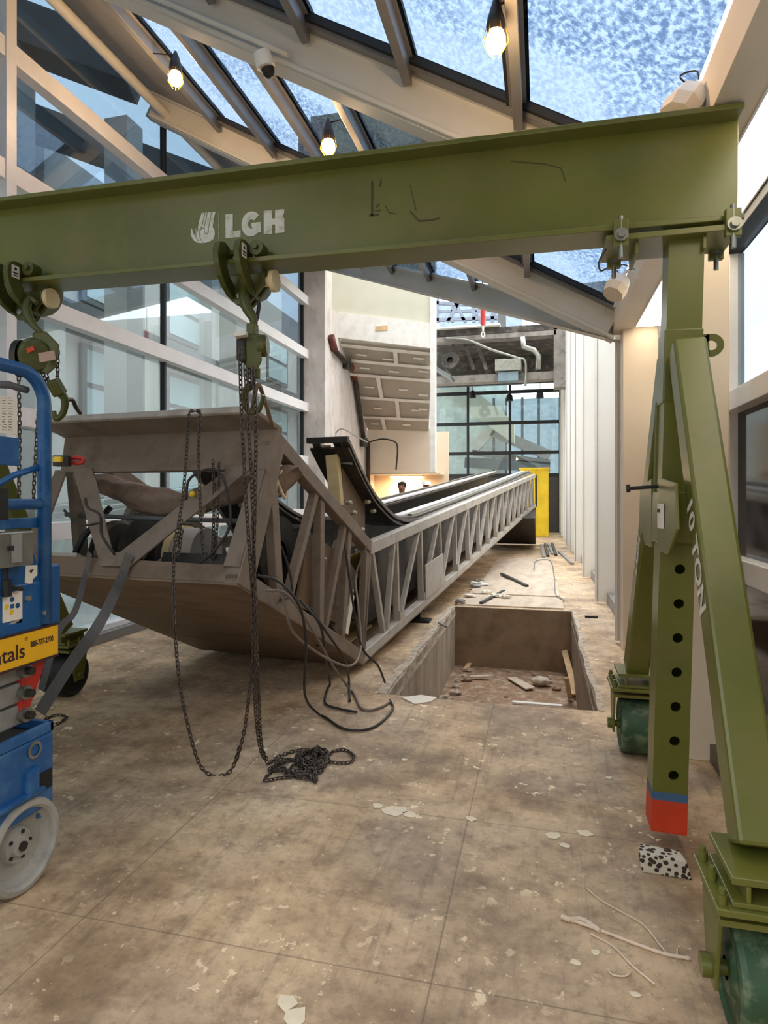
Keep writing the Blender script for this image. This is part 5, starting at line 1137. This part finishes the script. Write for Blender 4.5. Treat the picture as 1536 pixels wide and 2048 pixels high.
# ================================================================ PEOPLE (behind the truss)
def person(x, y, H, hat, lab):
    t = thing('person', (x, y, 0), lab, 'person')
    def skin(name, pts, edges, m, root=0, sub=2, lev=0):
        me = bpy.data.meshes.new(name); me.from_pydata([(p[0] * H, p[1] * H, p[2] * H) for p in pts], edges, [])
        me.materials.append(M[m]); o = bpy.data.objects.new(name, me); COL.objects.link(o); o.parent = t; WO[o.name] = V((x, y, 0))
        md = o.modifiers.new('skin', 'SKIN'); md.use_smooth_shade = True
        for i, p in enumerate(pts): me.skin_vertices[0].data[i].radius = (p[3] * H, p[4] * H if len(p) > 4 else p[3] * H)
        me.skin_vertices[0].data[root].use_root = True
        s = o.modifiers.new('sub', 'SUBSURF'); s.levels = s.render_levels = sub; return o
    # pelvis, spine, neck, head (chin, face, crown), arms, legs
    b = [(0, 0, .52, .075, .055), (0, 0, .62, .068, .05), (0, 0, .74, .085, .055), (0, 0, .81, .06, .045), (0, 0, .845, .032), (0, -.006, .878, .038, .045), (0, -.002, .925, .047, .058), (0, .004, .97, .036, .042)]
    e = [(0, 1), (1, 2), (2, 3), (3, 4), (4, 5), (5, 6), (6, 7)]
    for s in (-1, 1):
        i = len(b); b += [(s * .11, 0, .80, .035), (s * .135, .01, .64, .027), (s * .13, -.06, .52, .02), (s * .12, -.10, .47, .018)]
        e += [(3, i), (i, i + 1), (i + 1, i + 2), (i + 2, i + 3)]
        for k in range(4): b.append((s * (.108 + .01 * k), -.125 - .006 * k, .445 + .004 * k, .0055)); e.append((i + 3, len(b) - 1))
        b.append((s * .10, -.11, .462, .006)); e.append((i + 3, len(b) - 1))
        i = len(b); b += [(s * .05, 0, .47, .05), (s * .055, -.005, .28, .036), (s * .055, .01, .06, .024), (s * .06, -.07, .025, .02)]; e += [(0, i), (i, i + 1), (i + 1, i + 2), (i + 2, i + 3)]
    body = skin('body', b, e, 'skin')
    j = [(0, 0, .50, .088, .066), (0, 0, .62, .08, .06), (0, 0, .74, .096, .064), (0, 0, .81, .07, .052), (0, 0, .835, .044, .042)]; je = [(0, 1), (1, 2), (2, 3), (3, 4)]
    for s in (-1, 1): i = len(j); j += [(s * .115, 0, .80, .044), (s * .135, .01, .64, .036), (s * .13, -.06, .53, .028)]; je += [(3, i), (i, i + 1), (i + 1, i + 2)]
    skin('jacket', j, je, 'jacket')
    q = [(0, 0, .50, .082, .062)]; qe = []
    for s in (-1, 1): i = len(q); q += [(s * .052, 0, .45, .056), (s * .056, -.005, .28, .044), (s * .056, .01, .06, .034)]; qe += [(0, i), (i, i + 1), (i + 1, i + 2)]
    skin('trousers', q, qe, 'trouser')
    hc = V((x, y, .94 * H))
    if hat:
        MB().lathe(hc + V((0, 0, .0)), (0, 0, 1), [(0, .13), (.006, .145), (.012, .118), (.05, .112), (.085, .09), (.105, .05), (.11, 0)], 20).build('hard_hat', 'hat', t)
    else:
        MB().lathe(hc + V((0, .012, -.03)), (0, 0, 1), [(0, .085), (.04, .098), (.085, .09), (.115, .05), (.125, 0)], 16).build('hair', 'hair', t)
    f = MB().blob(V((x, y - .105, .915 * H)), .014, 6, 0, (.7, 1, 1.4)); 
    for s in (-1, 1): f.blob(V((x + s * .085, y, .92 * H)), .018, 6, 0, (.5, 1, 1.4))
    f.build('nose_and_ears', 'skin', t)
    f = MB()
    for s in (-1, 1): f.blob(V((x + s * .03, y - .098, .933 * H)), .009, 6, 0)
    f.box((x - .022, y - .104, .893 * H), (x + .022, y - .095, .897 * H)); f.build('eyes_and_mouth', 'hair', t)
person(-2.86, 13.0, 1.84, False, 'bareheaded person with dark hair standing behind the truss before the lit niche')
person(-2.60, 14.45, 1.88, True, 'person in a white hard hat standing behind the truss near the white post')

# ================================================================ FLOOR THINGS
random.seed(5)
t = MB(); 
P0 = at_z(1283, 1745); P1 = at_z(1385, 1762)
dx = (P1 - P0); sd = V((-dx.y, dx.x, 0)).normalized()
sb = MB(); q0, q1 = P0, P1; h_ = .075
sb.grid8([q0 + sd * 0, q1, q1 + sd * .07 - dx * .04, q0 + sd * .08 + dx * .02, q0 + V((-.012, 0, h_)), q1 + V((-.02, 0, h_)), q1 + sd * .07 + V((-.04, 0, h_ + .004)), q0 + sd * .08 + V((.0, 0, h_))])
sb.build('terrazzo_block', 'speck', bev=.006, label='broken block of black speckled white terrazzo beside the gantry leg', cat='block')
def flake(px, py, r, lab, m='paper', th=.004, seed=0, asp=1.0, name='tile_shard', cat='shard', group=None, z=0.0, lift_=0):
    rnd = random.Random(seed); c = at_z(px, py, z) ; n = rnd.choice((5, 6, 7)); P = []
    for k in range(n):
        a = 2 * math.pi * k / n + rnd.uniform(-.2, .2); rr = r * rnd.uniform(.7, 1.15); P.append(c + V((rr * math.cos(a) * asp, rr * math.sin(a), .001 + lift_ * (k % 2))))
    MB().prism(P, (0, 0, th)).build(name, m, bev=.0008, label=lab, cat=cat, group=group)
flake(573, 2005, .035, m='flake', lab= 'small cracked white tile shard at the bottom edge of the floor', seed=1)
flake(588, 2036, .042, m='flake', lab= 'larger white tile shard at the very bottom of the picture', seed=2)
c = at_z(840, 1400)
MB().prism([at_z(803, 1396, .002), at_z(842, 1391, .002), at_z(874, 1396, .002), at_z(862, 1404, .002), at_z(830, 1409, .002)], (0, 0, .006)).build('plaster_sheet', 'paper', label='white plaster sheet fragment at the near left corner of the pit', cat='fragment')
fk = [(622, 1460, .022, 'small pale square chip on the floor below the black cables'), (531, 1500, .018, 'white chip beside the foot of the hanging chains'), (1170, 1668, .032, 'white paint flake nearest the orange tipped post'), (1108, 1672, .035, 'wide white paint flake left of the orange tipped post'), (1130, 1692, .02, 'smaller white flake below the wide one'),
      (788, 1622, .05, 'largest white paint patch in the middle of the floor'), (818, 1630, .03, 'white paint patch just right of the largest patch'), (756, 1612, .025, 'white paint patch just left of the largest patch'), (942, 1638, .025, 'white flake right of the middle paint patches'),
      (1150, 1925, .016, 'cream flake below the frayed twine'), (1190, 1905, .014, 'cream flake under the longest twine'), (1270, 1990, .016, 'cream flake at the lower right of the twine'), (1218, 1556, .022, 'pale leaf shaped flake near the far caster wheel'), (810, 1520, .016, 'pale oval flake right of the chain pile'), (268, 1308, .018, 'white scrap on the floor below the raised truss, left of its shadow'), (285, 1303, .02, 'crumpled pale scrap next to the white scrap under the truss')]
for i, (x, y, r, lab) in enumerate(fk): flake(x, y, r, lab, 'flake', .0025, 20 + i, 1.25, 'paint_flake', 'flake', 'paint flakes on the floor')
for i, (q, rr, lab) in enumerate((([(1172, 1778), (1205, 1805), (1250, 1830), (1290, 1855), (1330, 1905), (1352, 1915), (1355, 1900)], .0028, 'thin frayed twine lying uppermost near the terrazzo block'), ([(1122, 1838), (1160, 1850), (1215, 1870), (1280, 1895), (1330, 1912), (1382, 1922)], .0055, 'thick frayed twine in the middle of the twine scraps'), ([(1180, 1870), (1225, 1895), (1265, 1935), (1310, 1972)], .0035, 'frayed twine branching down to the lower right'), ([(1215, 1940), (1225, 1952), (1250, 1955), (1262, 1945), (1252, 1930)], .0025, 'small curled twine scrap'), ([(1122, 1838), (1140, 1845), (1165, 1845), (1200, 1868)], .009, 'thick fuzzy bundle of twine at the left end'))):
    MB().tube([at_z(p.x, p.y, 0) * 1 + V((0, 0, rr + .001 + .003 * random.random())) if False else p + V((0, 0, rr + .002)) for p in smooth([at_z(x, y, 0) for x, y in q], 7)], lambda u, r_=rr: r_ * (.8 + .4 * math.sin(u * 37) ** 2), 6).build('twine', 'string', label=lab, cat='twine')
# beyond the pit: boards, bars, rags
for i, (x0, x1, y0, y1, z, lab) in enumerate(((-1.12, .3, 8.62, 9.6, .018, 'nearest pale plywood board lying behind the pit'), (-1.05, .28, 9.55, 11.2, .035, 'middle pale plywood board behind the pit, overlapping the nearest'), (-1.0, .25, 11.3, 15.5, .018, 'long pale plywood board farthest behind the pit'))):
    MB().box((x0, y0, z - .017), (x1, y1, z)).build('plywood_board', 'ply', bev=.003, label=lab, cat='board')
def fbar(a, b, w_, h_, m, lab, name='metal_bar', cat='bar', z=0, group=None):
    p, q = at_z(*a, z), at_z(*b, z); MB().bar(p + V((0, 0, h_ / 2 + .002)), q + V((0, 0, h_ / 2 + .002)), w_, h_).build(name, m, bev=.002, label=lab, cat=cat, group=group)
fbar((1003, 1149), (1054, 1174), .06, .03, 'black', 'black metal bar lying across the plywood behind the pit', z=.036)
fbar((962, 1208), (1008, 1183), .05, .025, 'black', 'shorter black metal bar near the left far corner of the pit', z=.02)
fbar((1170, 1235), (1195, 1236), .05, .02, 'black', 'short black metal piece on the right ledge of the pit')
for i, (a, b) in enumerate((((1088, 1117), (1083, 1092)), ((1096, 1114), (1090, 1090)), ((1105, 1110), (1097, 1090)), ((1112, 1112), (1104, 1088)), ((1145, 1130), (1118, 1105)))):
    fbar(a, b, .07, .05, 'dark' if i % 2 else 'soffit', ('leftmost', 'second', 'third', 'fourth', 'longest')[i] + ' dark channel bar of the bundle by the right wall', 'channel_bar', 'bar', group='channel bars by the right wall')
MB().tube(smooth([at_z(x, y, .03) for x, y in ((1068, 1140), (1072, 1122), (1100, 1121), (1108, 1150), (1110, 1175), (1112, 1190), (1128, 1200))], 6), .01).build('bent_wire', 'steel', label='pale bent wire lying behind the pit by the right ledge', cat='wire')
fbar((877, 1248), (893, 1256), .02, .02, 'steel', 'thin steel rod end sticking out over the left pit edge', 'steel_rod', 'rod')
random.seed(9)
for i, (x, y) in enumerate(((945, 1166), (958, 1163), (967, 1168), (950, 1172))):
    MB().blob(at_z(x, y, .06), .07, 7, .35, (1.3, 1, .45)).build('grey_rag', 'soffit' if i % 2 else 'plaster', label=('leftmost', 'second from the left', 'rightmost', 'lowest')[i] + ' crumpled grey rag on the plywood behind the pit', cat='rag', group='rags behind the pit')
for i, (x, y) in enumerate(((940, 1190), (972, 1184), (990, 1190), (1010, 1192))):
    MB().blob(at_z(x, y, .05), .055, 7, .35, (1.5, 1, .45)).build('white_rag', 'paper', label=('leftmost', 'second', 'third', 'rightmost')[i] + ' crumpled white rag in the row at the far pit edge', cat='rag', group='white rags at the far pit edge')
MB().blob(at_z(920, 1203, .04), .06, 7, .3, (1.3, 1, .6)).build('rubble_lump', 'soffit', label='grey rubble lump at the far left corner of the pit', cat='rubble')
for i in range(26):    # rubble heaped along the left foot of the pit and scattered
    if i < 12: x, y, r = PX0 + .08 + random.random() * .14, PY0 + .9 + i * .25, random.uniform(.03, .07)
    else: x, y, r = random.uniform(PX0 + .2, PX1 - .08), random.uniform(PY0 + 1.2, PY1 - .1), random.uniform(.02, .05)
    MB().blob((x, y, PZ + r * .4), r, 5, .35, (1.3, 1, .6)).build('rubble_lump', 'bare' if i < 12 else 'rubble', label='broken concrete lump in the rubble along the left foot of the pit' if i < 12 else 'small brown rubble lump scattered on the pit floor', cat='rubble', group='rubble along the left foot of the pit' if i < 12 else 'rubble on the pit floor')
def pit(px, py, z=PZ): return at_z(px, py, z)
MB().bar(pit(1152, 1392) + V((0, 0, .03)), pit(1120, 1345) + V((.05, .1, .30)), .07, .03, (0, 1, 0)).build('wood_stake', 'wood', label='splintered pale wood stake leaning in the right corner of the pit', cat='wood')
MB().bar(pit(1140, 1400) + V((0, 0, .02)), V((.27, 7.0, -.45)), .05, .025, (0, 1, 0)).build('wood_stake', 'wood', label='thin wood stake leaning on the right pit wall', cat='wood')
MB().prism([pit(1013, 1356, PZ + .02), pit(1030, 1355, PZ + .02), pit(1070, 1376, PZ + .03), pit(1052, 1380, PZ + .02)], (0, 0, .012)).build('board_scrap', 'ply', label='pale flat board scrap in the middle of the pit floor', cat='scrap')
MB().blob(pit(1082, 1362, PZ + .06), .09, 8, .12, (1.5, .9, .6)).build('stone', 'bare', label='large rounded pale stone on the pit floor near the right wall', cat='stone')
for i, (a, b) in enumerate((((940, 1358), (978, 1360)), ((930, 1344), (945, 1326)), ((1025, 1409), (1125, 1421)), ((1135, 1375), (1150, 1398)))):
    p, q = pit(*a), pit(*b); MB().bar(p + V((0, 0, .03)), q + V((0, 0, .05)), .06, .015).build('lath_scrap', ('ply', 'wood', 'plaster', 'wood')[i], label=('grey lath scrap at the far left of the pit floor', 'short pointed lath scrap by the left pit wall', 'long white lath along the near edge of the pit', 'brown lath scrap at the right foot of the pit')[i], cat='scrap')
for p_ in list(bpy.data.objects):
    if p_.type == 'MESH' and not p_.data.materials: p_.data.materials.append(M['dark'])
